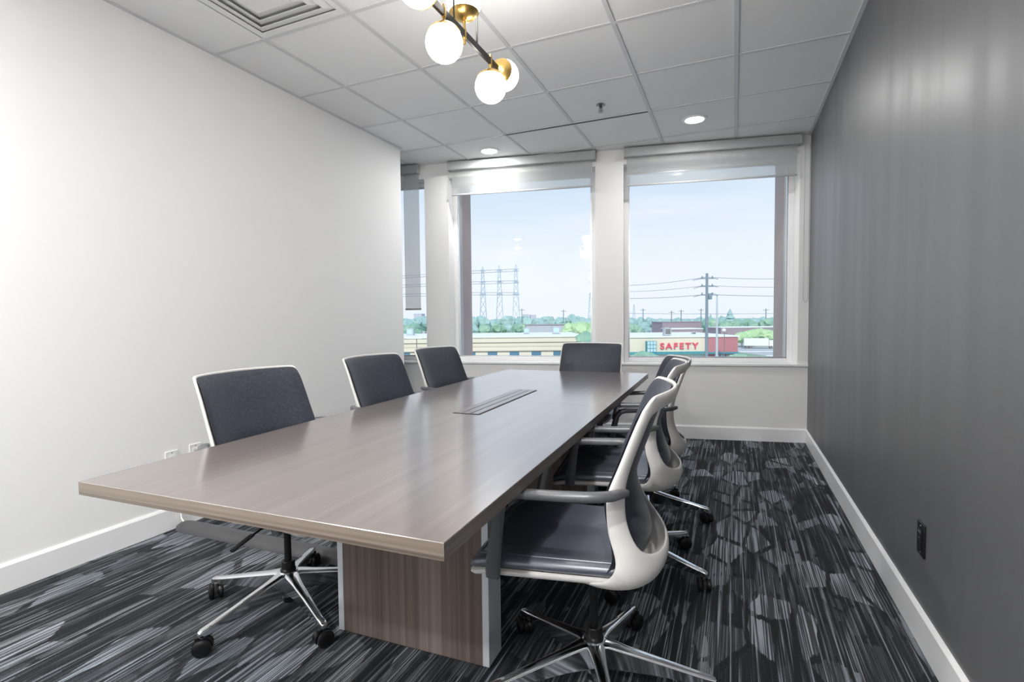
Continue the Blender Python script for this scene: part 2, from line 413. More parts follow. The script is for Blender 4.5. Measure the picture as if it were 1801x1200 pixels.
for i, (u0, u1) in enumerate(OPEN):
    w_ = empty('window_%d' % (i+1)); struct(w_); w_.matrix_world = MW
    f = MB(); t = .045; d0, d1 = .15, .215; z0, z1 = SILL, HEAD
    f.box((u0, d0, z0), (u0+t, d1, z1)).box((u1-t, d0, z0), (u1, d1, z1))
    f.box((u0+t, d0, z0), (u1-t, d1, z0+.04)).box((u0+t, d0, z1-t), (u1-t, d1, z1))
    f.build('window_frame', M['trim'], w_, bevel=.003)
    g = MB(); s_ = .012
    for a in ((u0+t, z0+.04, u0+t+s_, z1-t), (u1-t-s_, z0+.04, u1-t, z1-t), (u0+t, z0+.04, u1-t, z0+.04+s_), (u0+t, z1-t-s_, u1-t, z1-t)):
        g.box((a[0], d0+.012, a[1]), (a[2], d0+.04, a[3]))
    g.build('glazing_bead', M['satin'], w_)
    MB().box((u0+t, .178, z0+.04), (u1-t, .184, z1-t)).build('pane', M['glass'], w_)

# baseboards
BH = .125
def baseboard(name, a, b_, nrm):
    a = Vector(a); b_ = Vector(b_); n_ = Vector(nrm)
    prof = [(0, 0), (.013, 0), (.013, BH-.012), (.006, BH), (0, BH)]
    rings = [[(p+n_*q[0]).to_3d()+Vector((0, 0, q[1])) for q in prof] for p in (a, b_)]
    struct(MB().loft([[tuple(v) for v in r] for r in rings]).build(name, M['trim']))
baseboard('baseboard_right', (XR, 5.30), (XR, YB), (-1, 0))
baseboard('baseboard_left', (XL, YB), (XL, 4.06), (1, 0))
baseboard('baseboard_back', (wpt(UL, 0).x, wpt(UL, 0).y), (wpt(-.005, 0).x, wpt(-.005, 0).y), (-nd.x, -nd.y))
baseboard('baseboard_behind', (XR, YB), (XL, YB), (0, 1))
baseboard('baseboard_end', (XL, 4.06), (XL-.12, 4.06), (0, 1))

# ------------------------------------------------------------------ ceiling: slab, lay-in tiles, tee grid
ceil = struct(MB().prism([(-4.2, YB-.15), (pR.x, YB-.15), (pR.x, 5.9), (-4.2, 5.2)], CZ+.03, CZ+.12).build('ceiling', M['plenum']))
PX, PY = .6125, .6525
GX = [-2.45+PX*i for i in range(-3, 6)]     # ... -2.45 ... 0.0 .. .6125
GY = [4.80-PY*k for k in range(11, -2, -1)]
VENT_CELL = (-2.45, 4.80-PY*5)              # lower left corner of the diffuser's cell
def clip(poly, P, n_):                      # keep the side where (p-P).n <= 0
    out = []
    for i in range(len(poly)):
        a, b_ = Vector(poly[i]), Vector(poly[(i+1) % len(poly)])
        da, db = (a-P).dot(n_), (b_-P).dot(n_)
        if da <= 0: out.append(tuple(a))
        if (da < 0) != (db < 0) and abs(da-db) > 1e-9:
            out.append(tuple(a+(b_-a)*(da/(da-db))))
    return out
P2, n2 = Vector((Pc.x, Pc.y)), Vector((nd.x, nd.y))
def cell_poly(x0, x1, y0, y1):
    x1 = min(x1, XR); y0 = max(y0, YB)
    if y1 < 4.0: x0 = max(x0, XL) if x1 > XL else x0
    else: x0 = max(x0, -3.93)
    if x1-x0 < .02 or y1-y0 < .02: return None
    p = clip([(x0, y0), (x1, y0), (x1, y1), (x0, y1)], P2, n2)
    return p if len(p) >= 3 else None
LIGHT_CELLS = []
for i in range(len(GX)):
    for j in range(len(GY)):
        x0, y0 = GX[i], GY[j]; x1 = GX[i+1] if i+1 < len(GX) else GX[i]+PX; y1 = y0+PY
        if x1 <= XL and y1 < 2.6: continue
        if abs(x0-VENT_CELL[0]) < .01 and abs(y0-VENT_CELL[1]) < .01: continue
        p = cell_poly(x0+.006, x1-.006, y0+.006, y1-.006)
        if not p: continue
        MB().prism(p, CZ+.002, CZ+.02).build('ceiling_tile', M['tile'], ceil)
        # the exposed tee: one bar on the left side and one on the near side of every tile
        for (a0, a1, b0, b1) in ((x0-.012, x0+.012, y0+.0121, y1-.0121), (x0-.012, x1-.0121, y0-.012, y0+.012)):
            q = cell_poly(a0, a1, b0, b1)
            if not q: continue
            if b1-b0 < .05 and abs(y0-GY[GY.index(y0)]) < 1 and abs(y0-(4.80-PY)) < .01 and -1.85 < x0 < -.65: continue
            MB().prism(q, CZ-.003, CZ+.0015).build('grid_bar', M['grid'], ceil)
# wall angle along the three walls
an = MB().box((XR-.022, YB, CZ-.004), (XR, 5.27, CZ+.0018)).build('edge_angle', M['grid'], ceil)
an = MB().box((XL, YB, CZ-.004), (XL+.022, 4.06, CZ+.0018)).build('edge_angle', M['grid'], ceil)

# linear slot diffuser
sl = empty('slot_diffuser', (-1.8375, 4.80-PY, CZ), label='long black linear air slot let into the white tile ceiling', cat='air vent')
MB().box((.01, -.020, -.004), (1.215, -.013, .001)).box((.01, .013, -.004), (1.215, .020, .001)).build('flange', M['grid'], sl)
MB().box((.01, -.013, -.003), (1.215, .013, .004)).build('slot', M['slot'], sl)

# square supply diffuser: concentric stepped cones
vx, vy = VENT_CELL[0]+PX/2, VENT_CELL[1]+PY/2
ve = empty('ceiling_diffuser', (vx, vy, CZ), label='square white ceiling air diffuser with stepped concentric louvers', cat='air vent')
def sq(h, k=1.): return [(-h, -h*k), (h, -h*k), (h, h*k), (-h, h*k)]
def ring(h0, z0, h1, z1, k=1.06):
    m_ = MB(); a = [(x, y, z0) for x, y in sq(h0, k)]; b_ = [(x, y, z1) for x, y in sq(h1, k)]
    return m_.add(a+b_, [(i, (i+1) % 4, 4+(i+1) % 4, 4+i) for i in range(4)])
ring(.298, .0, .262, .0).build('diffuser_frame', M['white_plastic'], ve, solid=.004)
MB().box((-.298, -.315, .016), (.298, .315, .02)).build('throat', M['plenum'], ve)
for h0, h1 in ((.262, .214), (.212, .166), (.164, .114)):
    r_ = ring(h0, .010, h1, -.006); a = r_.v
    o = r_.build('louver', M['white_plastic'], ve, solid=.003)
MB().box((-.115, -.122, -.012), (.115, .122, -.008)).build('center_plate', M['white_plastic'], ve, bevel=.002)

# recessed LED downlights
M['led'] = mat('led_lens', (1, 1, 1), .5, emit=(1, .985, .96), es=14)
def downlight(x, y, label, watt=DOWNLIGHT_W):
    o = empty('downlight', (x, y, CZ), label=label, cat='ceiling light', group='recessed round downlights')
    MB().lathe([(.072, .003), (.098, .002), (.096, -.005), (.080, -.009), (.070, -.004)], 32).build('trim_ring', M['white_plastic'], o, smooth=True)
    MB().lathe([(.071, -.0035), (.071, -.0062)], 32).build('lens', M['led'], o)
    l = bpy.data.lights.new('downlight_lamp', 'AREA'); l.shape = 'DISK'; l.size = .13; l.energy = watt; l.color = (1, .99, .975)
    lo = bpy.data.objects.new('downlight_lamp', l); COL.objects.link(lo); lo.parent = o; lo.location = (0, 0, -.0095)
downlight(-2.144, 4.474, 'glowing round downlight in the ceiling above the left big window')
downlight(-.306, 4.474, 'glowing round downlight in the ceiling above the right window')
for x, y, w_ in ((-2.144, 4.4738-PY*7, 'left'), (-.306, 4.4738-PY*7, 'right'), (-2.144, 4.4738-PY*9, 'left'), (-.306, 4.4738-PY*9, 'right')):
    downlight(x, y, 'round downlight outside the picture, %s side, %s' % (w_, 'over the camera' if y > -.5 else 'behind the camera'), REAR_W)

# sprinkler head
M['dull'] = mat('dull_chrome', (.22, .22, .23), .3, metal=.9)
sp = empty('sprinkler', (-.93, 3.88, CZ+.002), label='small chrome fire sprinkler head hanging from a ceiling tile', cat='sprinkler')
MB().lathe([(.034, 0), (.036, -.003), (.022, -.008), (.010, -.009)], 20).build('escutcheon', M['dull'], sp, smooth=True)
MB().lathe([(.010, -.008), (.012, -.02), (.006, -.026), (.004, -.05)], 12).tube([(-.012, 0, -.018), (-.014, 0, -.04), (0, 0, -.052), (.014, 0, -.04), (.012, 0, -.018)], .002, 6).build('frame_arms', M['dull'], sp, smooth=True)
MB().lathe([(.004, -.052), (.019, -.053), (.019, -.055), (.004, -.056)], 16).build('deflector', M['dull'], sp, smooth=True)

# ------------------------------------------------------------------ roller blinds
def blind(label, u0, u1, f0, f1, zb, chain=None):
    """u0..u1 the cassette, f0..f1 the cloth, zb its lower hem"""
    b_ = empty('roller_blind', label=label, cat='window blind', group='roller blinds on the window wall')
    b_.matrix_world = MW @ Matrix.Translation((u0, 0, 0))
    c = MB(); zt, zl = CZ-.006, 2.648
    prof = [(-.002, zt), (-.070, zt), (-.078, zt-.008), (-.078, zl+.006), (-.072, zl), (-.002, zl)]
    c.loft([[(u, d, z) for d, z in prof] for u in (.003, u1-u0-.003)])
    c.build('cassette', M['cassette'], b_)
    MB().box((0, -.082, zl-.004), (.003, -.001, zt+.002)).build('end_cap', M['cassette'], b_)
    MB().box((u1-u0-.003, -.082, zl-.004), (u1-u0, -.001, zt+.002)).build('end_cap', M['cassette'], b_)
    MB().box((f0-u0, -.034, zb), (f1-u0, -.0325, zl+.004)).build('shade_cloth', M['blind'], b_)
    MB().tube([(f0-u0-.002, -.033, zb-.004), (f1-u0+.002, -.033, zb-.004)], .010, 10, flat=(.55, 1)).build('bottom_bar', M['cassette'], b_, smooth=True)
    if chain is not None:
        pts = []
        zc = 1.30
        for k in range(15): pts.append((chain, -.045, zl-(zl-zc)*k/14))
        for k in range(1, 6): a = PI*k/6; pts.append((chain-.02+.02*cos(a), -.045, zc-.03*sin(a)))
        for k in range(15): pts.append((chain-.04, -.045, zc+(zl-zc)*k/14))
        MB().tube(pts, .0022, 6).build('bead_chain', M['cassette'], b_, smooth=True)
    return b_
blind('wide grey roller blind over the right window, its bead chain by the charcoal wall', .085, 1.600, .11, 1.575, 2.395, chain=-.035)
blind('wide pale roller blind over the middle window, lowered a little', 1.865, 3.335, 1.895, 3.305, 2.412)
blind('narrow roller blind at the left wall, lowered halfway down', 3.66, 3.885, 3.664, 3.835, 1.262)

# ------------------------------------------------------------------ conference table
TC = (-1.060, 2.268); TR = .0347
tb = empty('conference_table', (TC[0], TC[1], 0), TR, label='long taupe woodgrain conference table on two slab legs', cat='table')
TW, TL, TT, TZ = .535, 1.497, .034, .745
def top_half(y0, y1, xn, xf):
    m_ = MB(); ch = .0012
    pts = [(-xn, y0), (xn, y0), (xf, y1), (-xf, y1)]
    ins = [(-xn+ch, y0+ch), (xn-ch, y0+ch), (xf-ch, y1-ch*.2), (-xf+ch, y1-ch*.2)]
    b_ = [(x, y, TZ-TT) for x, y in pts]; a = [(x, y, TZ-.0012) for x, y in pts]; c = [(x, y, TZ) for x, y in ins]
    m_.add(b_+a+c, [(3, 2, 1, 0), (8, 9, 10, 11)], 0)
    m_.add(b_+a+c, [(0, 1, 5, 4), (2, 3, 7, 6)], 1)
    m_.add(b_+a+c, [(1, 2, 6, 5), (3, 0, 4, 7)], 2)
    m_.add(b_+a+c, [(4, 5, 9, 8), (5, 6, 10, 9), (6, 7, 11, 10), (7, 4, 8, 11)], 0)
    return m_
SEAM = .035
top_half(-TL, SEAM-.0006, .529, .536).build('tabletop', [M['top'], M['edge'], M['edge_y']], tb)
th = top_half(-TL, -SEAM-.0006+0, .546, .536)
th.build('tabletop', [M['top'], M['edge'], M['edge_y']], tb, M=Matrix.Rotation(PI, 4, 'Z'))
for sgn, bx in ((-1, .0), (1, .0)):
    y0 = -.806 if sgn < 0 else .706
    o = MB().box((-.28, y0, .006), (.28, y0+.10, TZ-TT)).build('base_panel', M['base'], tb)
    for s_ in (-1, 1):
        x0, x1 = (.2805, .3045) if s_ > 0 else (-.3045, -.2805)
        MB().box((x0, y0-.001, .006), (x1, y0+.101, TZ-TT-.0005)).build('edge_trim', M['silver_trim'], o, bevel=.0015)
    MB().box((-.29, y0+.006, 0), (.29, y0+.094, .006)).build('leveling_foot', M['black'], o)
# modesty channel between the slabs
MB().box((-.02, -.70, .30), (.02, .70, TZ-TT-.001)).build('spine_panel', M['base'], tb)
pm = MB().box((-.064, -.384, TZ+.0002), (.064, .384, TZ+.0014)).build('power_box', M['slot'], tb, M=Matrix.Translation((-.0, .04, 0)))
for k, (x0, x1) in enumerate(((-.0605, -.0235), (-.0195, .0185), (.0235, .0585))):
    MB().box((x0, -.380, TZ+.0016), (x1, .381, TZ+.0034)).build('power_box_lid', M['lid'], pm, M=Matrix.Translation((0, .04, 0)), bevel=.0006)

# ------------------------------------------------------------------ task chair (local: +Y forward, z up, origin on the floor under the hub)
FE = [(.060, .455), (.092, .505), (.080, .57), (.066, .643), (.066, .690), (.086, .735), (.108, .790), (.127, .840), (.140, .872), (.151, .897), (.167, .925), (.187, .946)]
BE = [(.130, .470), (.150, .520), (.124, .59), (.112, .648), (.112, .70), (.124, .750), (.140, .797), (.157, .842), (.168, .872), (.178, .895)]
def half_w(i): return [.238, .246, .248, .247, .246, .245, .244, .243, .242, .242, .241, .239][i]

def back_frame_mb():
    """bucket wrapping the seat, rising into two blade-like rails and closed by a top bar"""
    m_ = MB(); rows = []
    n = 13                                  # across, from the right front edge to the left front edge
    def section(i, tu):                     # tu: list of (across fraction) for half of the wrap
        w_ = half_w(i); f = Vector((w_, -FE[i][0], FE[i][1])); b_ = Vector((w_-.030, -BE[i][0], BE[i][1]))
        return f, b_
    # bowl rows: (side front), (side mid), (rail rear), ..., centre
    bowl = [
        [(.150, .05, .418), (.135, .0, .410), (.11, -.06, .405), (.075, -.08, .402), (0, -.09, .400)],
        [(.236, -.015, .440), (.225, -.06, .425), (.190, -.115, .415), (.110, -.155, .408), (0, -.170, .406)],
        [(.243, -.070, .458), (.243, -.105, .450), (.212, -.160, .440), (.120, -.198, .432), (0, -.210, .430)],
        [(.247, -.095, .500), (.247, -.120, .490), (.222, -.168, .478), (.128, -.212, .470), (0, -.226, .468)],
        [(.248, -.085, .545), (.245, -.118, .540), (.219, -.150, .530), (.130, -.203, .502), (0, -.220, .500)],
    ]
    def full(r): return [Vector(p) for p in r] + [Vector((-p[0], p[1], p[2])) for p in r[-2::-1]]
    vs = []; fs = []
    for r in bowl: vs += full(r)
    nb = 9
    for i in range(len(bowl)-1):
        for j in range(nb-1):
            a = i*nb+j; fs.append((a, a+1, a+1+nb, a+nb))
    # rails go on from the last bowl row: columns 0,1,2 and 6,7,8
    prevR = [4*nb+0, 4*nb+1, 4*nb+2]; prevL = [4*nb+6, 4*nb+7, 4*nb+8]
    for i in range(2, 10):
        w_ = half_w(i); f = FE[i]; b_ = BE[i]
        if i == 2: f = (.070, .585); b_ = (.118, .600)
        th = .034
        md = ((f[0]*.45+b_[0]*.55), (f[1]*.45+b_[1]*.55))
        tri = [Vector((w_, -f[0], f[1])), Vector((w_-.003, -md[0], md[1])), Vector((w_-th, -b_[0], b_[1]))]
        k = len(vs); vs += tri; cur = [k, k+1, k+2]
        for j in range(2): fs.append((prevR[j], prevR[j+1], cur[j+1], cur[j]))
        prevR = cur
        k = len(vs); vs += [Vector((-p.x, p.y, p.z)) for p in reversed(tri)]; cur = [k, k+1, k+2]
        for j in range(2): fs.append((prevL[j], prevL[j+1], cur[j+1], cur[j]))
        prevL = cur
    # band across the top, bowed backwards, closes the opening
    for r in ([(.242, -.157, .912), (.239, -.168, .910), (.205, -.192, .908), (.115, -.226, .912), (0, -.238, .914)],
              [(.241, -.172, .934), (.238, -.180, .934), (.203, -.203, .936), (.113, -.234, .940), (0, -.246, .942)],
              [(.236, -.188, .949), (.228, -.190, .951), (.196, -.202, .953), (.110, -.232, .954), (0, -.243, .9545)]):
        k = len(vs); vs += full(r)
        if prevR is not None:
            for j in range(2): fs.append((prevR[j], prevR[j+1], k+j+1, k+j))
            for j in range(2): fs.append((prevL[j], prevL[j+1], k+7+j, k+6+j))
            prevR = None
        else:
            for j in range(8): fs.append((k-9+j, k-8+j, k+j+1, k+j))
    m_.add(vs, fs)
    return m_

def back_mesh_mb():
    m_ = MB(); n = 10; rows = []
    lev = [(.055, .462)] + FE[1:]
    for i, (b_, z) in enumerate(lev):
        w_ = half_w(i)-.004; t = i/(len(lev)-1)
        dep = [.10, .098, .085, .072, .066, .062, .060, .058, .056, .054, .050, .048][i]
        row = []
        for j in range(n+1):
            x = -1+2*j/n
            row.append((w_*x, -b_+.006-dep*(1-abs(x)**2.2), z+.001*t*(1-x*x)))
        rows.append(row)
    vs = [p for r in rows for p in r]; fs = []
    for i in range(len(rows)-1):
        for j in range(n): a = i*(n+1)+j; fs.append((a, a+1, a+n+2, a+n+1))
    m_.add(vs, fs); return m_

def outline(hw_f, hw_b, yf, yb, r, k=6):
    """rounded trapezoid, counter-clockwise"""
    pts = []
    for cx, cy, a0 in ((hw_f-r, yf-r, 0), (-hw_f+r, yf-r, 90), (-hw_b+r*.8, yb+r*.8, 180), (hw_b-r*.8, yb+r*.8, 270)):
        rr = r if cy > 0 else r*.8
        for q in range(k+1):
            a = rad(a0+90*q/k); pts.append((cx+rr*cos(a), cy+rr*sin(a)))
    return pts
def pad(zs, seatshape=True):
    """stack of offset outlines -> cushion"""
    m_ = MB(); rings = []
    for inset, z in zs:
        o_ = outline(.245-inset, .225-inset, .326-inset, -.120+inset*.6, .05)
        ring_ = []
        for x, y in o_:
            dz = -.028*max(0, (y-.22)/.106)**2 + .012*(abs(x)/.24)**2
            ring_.append((x, y, z+dz))
        rings.append(ring_)
    m_.loft(rings, True, False)
    n = len(rings[0])
    for ri, flip in ((rings[0], True), (rings[-1], False)):
        # close with a fan of quads towards a dished middle
        mid = [(x*.5, (y-.08)*.5+.08, z-(0 if flip else .006)) for x, y, z in ri]
        c = (0, .08, sum(p[2] for p in ri)/n-(0 if flip else .008))
        vs = list(ri)+mid+[c]; fs = []
        for i in range(n):
            j = (i+1) % n; q = (i, j, n+j, n+i); t_ = (n+i, n+j, 2*n)
            fs += [q[::-1] if flip else q, t_[::-1] if flip else t_]
        m_.add(vs, fs)
    return m_

def arm_pts(s):
    P = [(.262, .240, .440), (.268, .238, .475), (.282, .224, .560), (.294, .212, .625), (.300, .202, .664), (.302, .184, .686), (.303, .158, .693),
         (.303, .050, .696), (.303, -.020, .699), (.299, -.055, .701), (.284, -.084, .701), (.261, -.104, .701), (.243, -.118, .700)]
    return [(s*x, y, z) for x, y, z in P]
def arm_mb(s):
    pts = [Vector(p) for p in arm_pts(s)]
    W_ = [.017, .019, .017, .015, .016, .018, .018, .017, .017, .016, .015, .013, .012]
    T_ = [.011, .012, .011, .010, .010, .009, .008, .008, .0085, .009, .009, .009, .008]
    rings = []
    for i, p in enumerate(pts):
        t = (pts[min(i+1, len(pts)-1)]-pts[max(i-1, 0)]).normalized()
        side = Vector((1, 0, 0)) if i < 6 else Vector((0, 0, 1)).cross(t).normalized()
        # width lies along y on the strut, across on the pad
        if i < 6:
            wv = t.cross(Vector((s, 0, 0))).normalized(); tv = wv.cross(t).normalized()
        else:
            wv = t.cross(Vector((0, 0, 1))).normalized(); tv = Vector((0, 0, 1))
        if rings:
            pw, pt = rings[-1][1], rings[-1][2]
            if wv.dot(pw) < 0: wv = -wv
            if tv.dot(pt) < 0: tv = -tv
        rings.append((p, wv, tv, W_[i], T_[i]))
    # a strut section turns into the pad through the bend: blend the frames
    out = []
    for i, (p, wv, tv, a, b_) in enumerate(rings):
        out.append([tuple(p+wv*(a*cos(q))*(1 if True else 1)+tv*(b_*sin(q))) for q in [2*PI*k/12 for k in range(12)]])
    return out
def sup(a, b_, k=12, e=.55):
    r = []
    for i in range(k):
        t = 2*PI*i/k; c, s = cos(t), sin(t)
        r.append((a*math.copysign(abs(c)**e, c), b_*math.copysign(abs(s)**e, s)))
    return r
def armrest(s):
    """flat strap swept along the loop; the strap's wide side faces outward on the strut and upward on the pad"""
    pts = [Vector(p) for p in arm_pts(s)]; rings = []
    n = len(pts)
    for i, p in enumerate(pts):
        t = (pts[min(i+1, n-1)]-pts[max(i-1, 0)]).normalized()
        xo = Vector((s, 0, 0))
        wv = xo-t*xo.dot(t) if i < 9 else Vector((0, 0, 1)).cross(t)*1.0
        wv.normalize()
        if i >= 9 and wv.dot(Vector((s, -.6, 0))) < 0: wv = -wv
        tv = t.cross(wv).normalized()
        a = [.011, .012, .012, .0125, .013, .0145, .016, .0165, .0165, .016, .0145, .0125, .011][i]
        b_ = [.020, .021, .018, .0155, .014, .0135, .0125, .012, .012, .012, .012, .011, .009][i]
        rings.append([tuple(p+wv*x+tv*y) for x, y in sup(a, b_)])
    return MB().loft(rings)

def leg_mb():
    """one spoke of the cast star base along +x"""
    st = [(.020, .106, .031, .042), (.05, .105, .025, .040), (.10, .100, .020, .034), (.20, .090, .0165, .025), (.30, .079, .0145, .017), (.345, .075, .0135, .014), (.358, .073, .009, .010)]
    rings = []
    for x, z, hw, hh in st:
        rings.append([(x, hw*.55, z+hh), (x, hw, z+hh-.006), (x, hw*.72, z-hh), (x, -hw*.72, z-hh), (x, -hw, z+hh-.006), (x, -hw*.55, z+hh)])
    m_ = MB().loft([list(reversed(r)) for r in rings])
    m_.tube([(.343, 0, .072), (.343, 0, .056)], .010, 12)
    return m_
def caster_mb():
    m_ = MB()
    for s in (-1, 1):
        c = (0, s*.013, .027)
        m_.lathe([(.001, 0), (.018, .0005*s), (.0245, .003*s), (.027, .008*s), (.0268, .015*s), (.022, .0185*s), (.012, .0195*s), (.001, .0195*s)], 20, (0, s*.005, .027), 'y')
    hood = []
    for k in range(9):
        a = rad(-20+k*26); hood.append((.0285*cos(a), .0285*sin(a)))
    rings = [[(x, y, .027+z) for x, z in hood]+[(x*.80, y, .027+z*.80) for x, z in reversed(hood)] for y in (-.0055, .0055)]
    m_.loft(rings)
    m_.tube([(.012, 0, .03), (.014, 0, .058)], .0085, 12)
    return m_

def make_chair():
    r = empty('task_chair')
    bf = back_frame_mb().build('back_frame', M['frame'], r, solid=.011, subsurf=2)
    bk_ = back_mesh_mb().build('back_mesh', M['mesh'], r, solid=.003, subsurf=2)
    bm_ = back_mesh_mb(); nr, nc = 12, 11; ib = MB(); vs_ = [(x, y-.0065, z-.002) for x, y, z in bm_.v]; fs_ = []
    for i in range(1, nr-1):
        for j in range(nc-1):
            if j in (0, nc-2) or i >= nr-2: a = i*nc+j; fs_.append((a, a+1, a+nc+1, a+nc))
    def edge_in(k):                        # narrow the side strips
        i, j = divmod(k, nc); x, y, z = vs_[k]
        if j in (1, nc-2): x = vs_[i*nc+(0 if j == 1 else nc-1)][0]*.885; y = vs_[i*nc+(0 if j == 1 else nc-1)][1]*.62+y*.38
        if j in (0, nc-1): x *= .99
        return (x, y, z)
    ib.add([edge_in(k) for k in range(len(vs_))], fs_)
    ib.build('mesh_border_shade', M['gunmetal'], bk_, solid=.002)  # dark strips stand in for the shade of the backlit frame behind the mesh
    pn = MB(); rings = []
    for inset, z in ((.02, .424), (.003, .430), (-.002, .438), (-.002, .444), (.006, .448)):
        rings.append([(x, y, z-.024*max(0, (y-.22)/.106)**2+.010*(abs(x)/.24)**2) for x, y in outline(.245-inset, .225-inset, .326-inset, -.120+inset, .05)])
    pn.loft(rings)
    pn.build('seat_pan', M['frame'], r, smooth=True, angle=50)
    cu = pad([(.012, .447), (.003, .451), (-.002, .460), (-.001, .470), (.006, .477), (.016, .4805), (.03, .4815)]).build('seat_cushion', M['seat'], r, smooth=True, angle=60)
    pts = [(x, y, .4815-.028*max(0, (y-.22)/.106)**2+.012*(abs(x)/.24)**2) for x, y in outline(.245-.022, .225-.022, .326-.022, -.120+.014, .04)]
    MB().tube(pts+[pts[0]], .0016, 5, caps=False).build('seam', M['seat'], cu, smooth=True)
    for s in (1, -1): armrest(s).build('armrest', M['arm'], r, smooth=True, angle=50)
    mc = MB(); mc.loft([[(x*w_, y0, z) for x, z in ((-1, .352), (1, .352), (1.05, .40), (.8, .425), (-.8, .425), (-1.05, .40))] for y0, w_ in ((-.10, .05), (-.05, .062), (.10, .060), (.15, .045))])
    mc.build('tilt_mechanism', M['black'], r, bevel=.006)
    MB().tube([(.05, .03, .390), (.15, .035, .380), (.205, .035, .368)], .0045, 8).tube([(.19, .035, .372), (.275, .036, .348)], .008, 8, flat=(1.5, .7)).build('height_lever', M['black'], r, smooth=True)
    MB().lathe([(.012, .022), (.022, .024), (.022, .05)], 20).build('column_foot', M['black'], r, smooth=True)
    MB().lathe([(.0245, .19), (.026, .188), (.026, .16), (.030, .155), (.030, .148)], 24).lathe([(.0135, .36), (.0135, .18)], 20).build('gas_column', M['black'], r, smooth=True)
    MB().lathe([(.031, .05), (.034, .053), (.036, .09), (.037, .146), (.033, .150), (.020, .151)], 28).build('hub', M['chrome'], r, smooth=True)
    lg0 = leg_mb().build('leg', M['chrome'], r, bevel=.0035, angle=30)
    cs0 = caster_mb().build('caster', M['black'], lg0, smooth=True, angle=40); cs0.location = (.343, 0, 0); cs0.scale = (1.14, 1.14, 1.1)
    legs = [(lg0, cs0)]
    for k in range(1, 5):
        l = lg0.copy(); COL.objects.link(l); l.parent = r
        c = cs0.copy(); COL.objects.link(c); c.parent = l
        legs.append((l, c))
    return r
def pose(ch, x, y, rz, star, label, casters, drop=0, group='white and navy mesh task chairs around the table'):
    ch.location = (x, y, 0); ch.rotation_euler = (0, 0, rz); tag(ch, label, 'chair', group)
    legs = [c for c in ch.children if c.name.split('.')[0] == 'leg']
    for c in ch.children:                   # seat height setting
        if c.name.split('.')[0] not in ('leg', 'hub', 'column_foot'): c.location.z = -drop
    for k, l in enumerate(legs):
        l.rotation_euler = (0, 0, star-rz+2*PI*k/5)
        for c in l.children: c.rotation_euler = (0, 0, casters[k]-star-2*PI*k/5)
R90 = PI/2
chairs = [
    (-.395, 1.54, R90+.11, rad(151.5), 'white-framed navy task chair nearest the camera on the right side', [2.2, -1.9, 2.6, .4, 1.2]),
    (-1.64, 1.505, -R90, rad(-168.5), 'white-framed navy task chair nearest the camera on the left side', [2.5, -2.4, -1.9, .6, 1.9]),
    (-.43, 2.37, R90+.12, rad(-20), 'navy task chair in the middle of the right side, near the charcoal wall', [1.8, .5, 2.2, -.6, 2.9]),
    (-.475, 3.05, R90+.34, rad(-5), 'farthest navy task chair on the right side, near the window', [2.4, .2, 1.2, -1.6, 2.9]),
    (-1.69, 2.35, -R90-.0, rad(-150), 'navy task chair in the middle of the left side, by the white wall', [2.5, -.4, -1.2, .6, .9]),
    (-1.76, 3.12, -R90-.07, rad(-172), 'farthest navy task chair on the left side, below the narrow blind', [.5, 1.4, -1.9, 1.6, 2.9]),
    (-1.03, 3.80, PI, rad(40), 'navy task chair at the window end of the table, facing the camera', [1.5, -2.4, .9, -.6, 1.9]),
]
proto = make_chair()
for i, (x, y, rz, st, lb, cs_) in enumerate(chairs):
    c = proto if i == 0 else copy_tree(proto)
    chairs[i] = (c, x, y, rz, st, lb, cs_)
for c, x, y, rz, st, lb, cs_ in chairs: pose(c, x, y, rz, st, lb, cs_,   .035 if y == 3.05 else 0)

# ------------------------------------------------------------------ pendant lamp
BX, BZ = -1.003, 2.292
pd = empty('pendant_lamp', (BX, 1.89, BZ), label='brass and black bar pendant lamp with five glowing white globes', cat='lamp')
MB().box((-.006, -.30, -.014), (.006, .30, .014)).build('bar', M['gunmetal'], pd, bevel=.001)
MB().tube([(0, -.098, .012), (0, -.098, CZ-BZ-.02)], .004, 8).build('hanging_rod', M['gunmetal'], pd, smooth=True)
MB().tube([(0, .096, .012), (0, .096, CZ-BZ-.02)], .004, 8).build('hanging_rod', M['gunmetal'], pd, smooth=True)
MB().box((-.035, -.17, CZ-BZ-.024), (.035, .17, CZ-BZ-.003)).build('canopy', M['gunmetal'], pd, bevel=.004)
M['globe'] = mat('opal_globe', (.9, .9, .88), .3, emit=(1, .965, .915), es=GLOBE_E)
def globe(c, d):
    """c centre, d direction from the globe towards its cup"""
    d = Vector(d); q = Vector((0, 0, 1)).rotation_difference(d).to_matrix().to_4x4(); T = Matrix.Translation(c) @ q
    R_ = .0695
    n = 14; prof = [(max(.0005, R_*sin(PI*k/n)), -R_*cos(PI*k/n)) for k in range(n+1)]
    g = MB().lathe(prof, 28).build('globe', M['globe'], pd, smooth=True, angle=80, M=T)
    cr_ = .060; pr = []
    for k in range(8):
        a = rad(4+k*7.3); pr.append((max(.004, .0735*sin(a)), .0735*cos(a)*1.03))
    inner = [(r*.97, h-.0015) for r, h in reversed(pr)]
    MB().lathe(pr+inner[:-1], 28).build('cup', M['brass'], pd, smooth=True, angle=60, M=T)
    return T
globe((0, -.348, 0), (0, 1, 0)); globe((0, .372, 0), (0, -1, 0))
globe((0, -.175, -.112), (0, 0, 1)); globe((0, .225, -.112), (0, 0, 1)); globe((0, -.015, .128), (0, 0, -1))
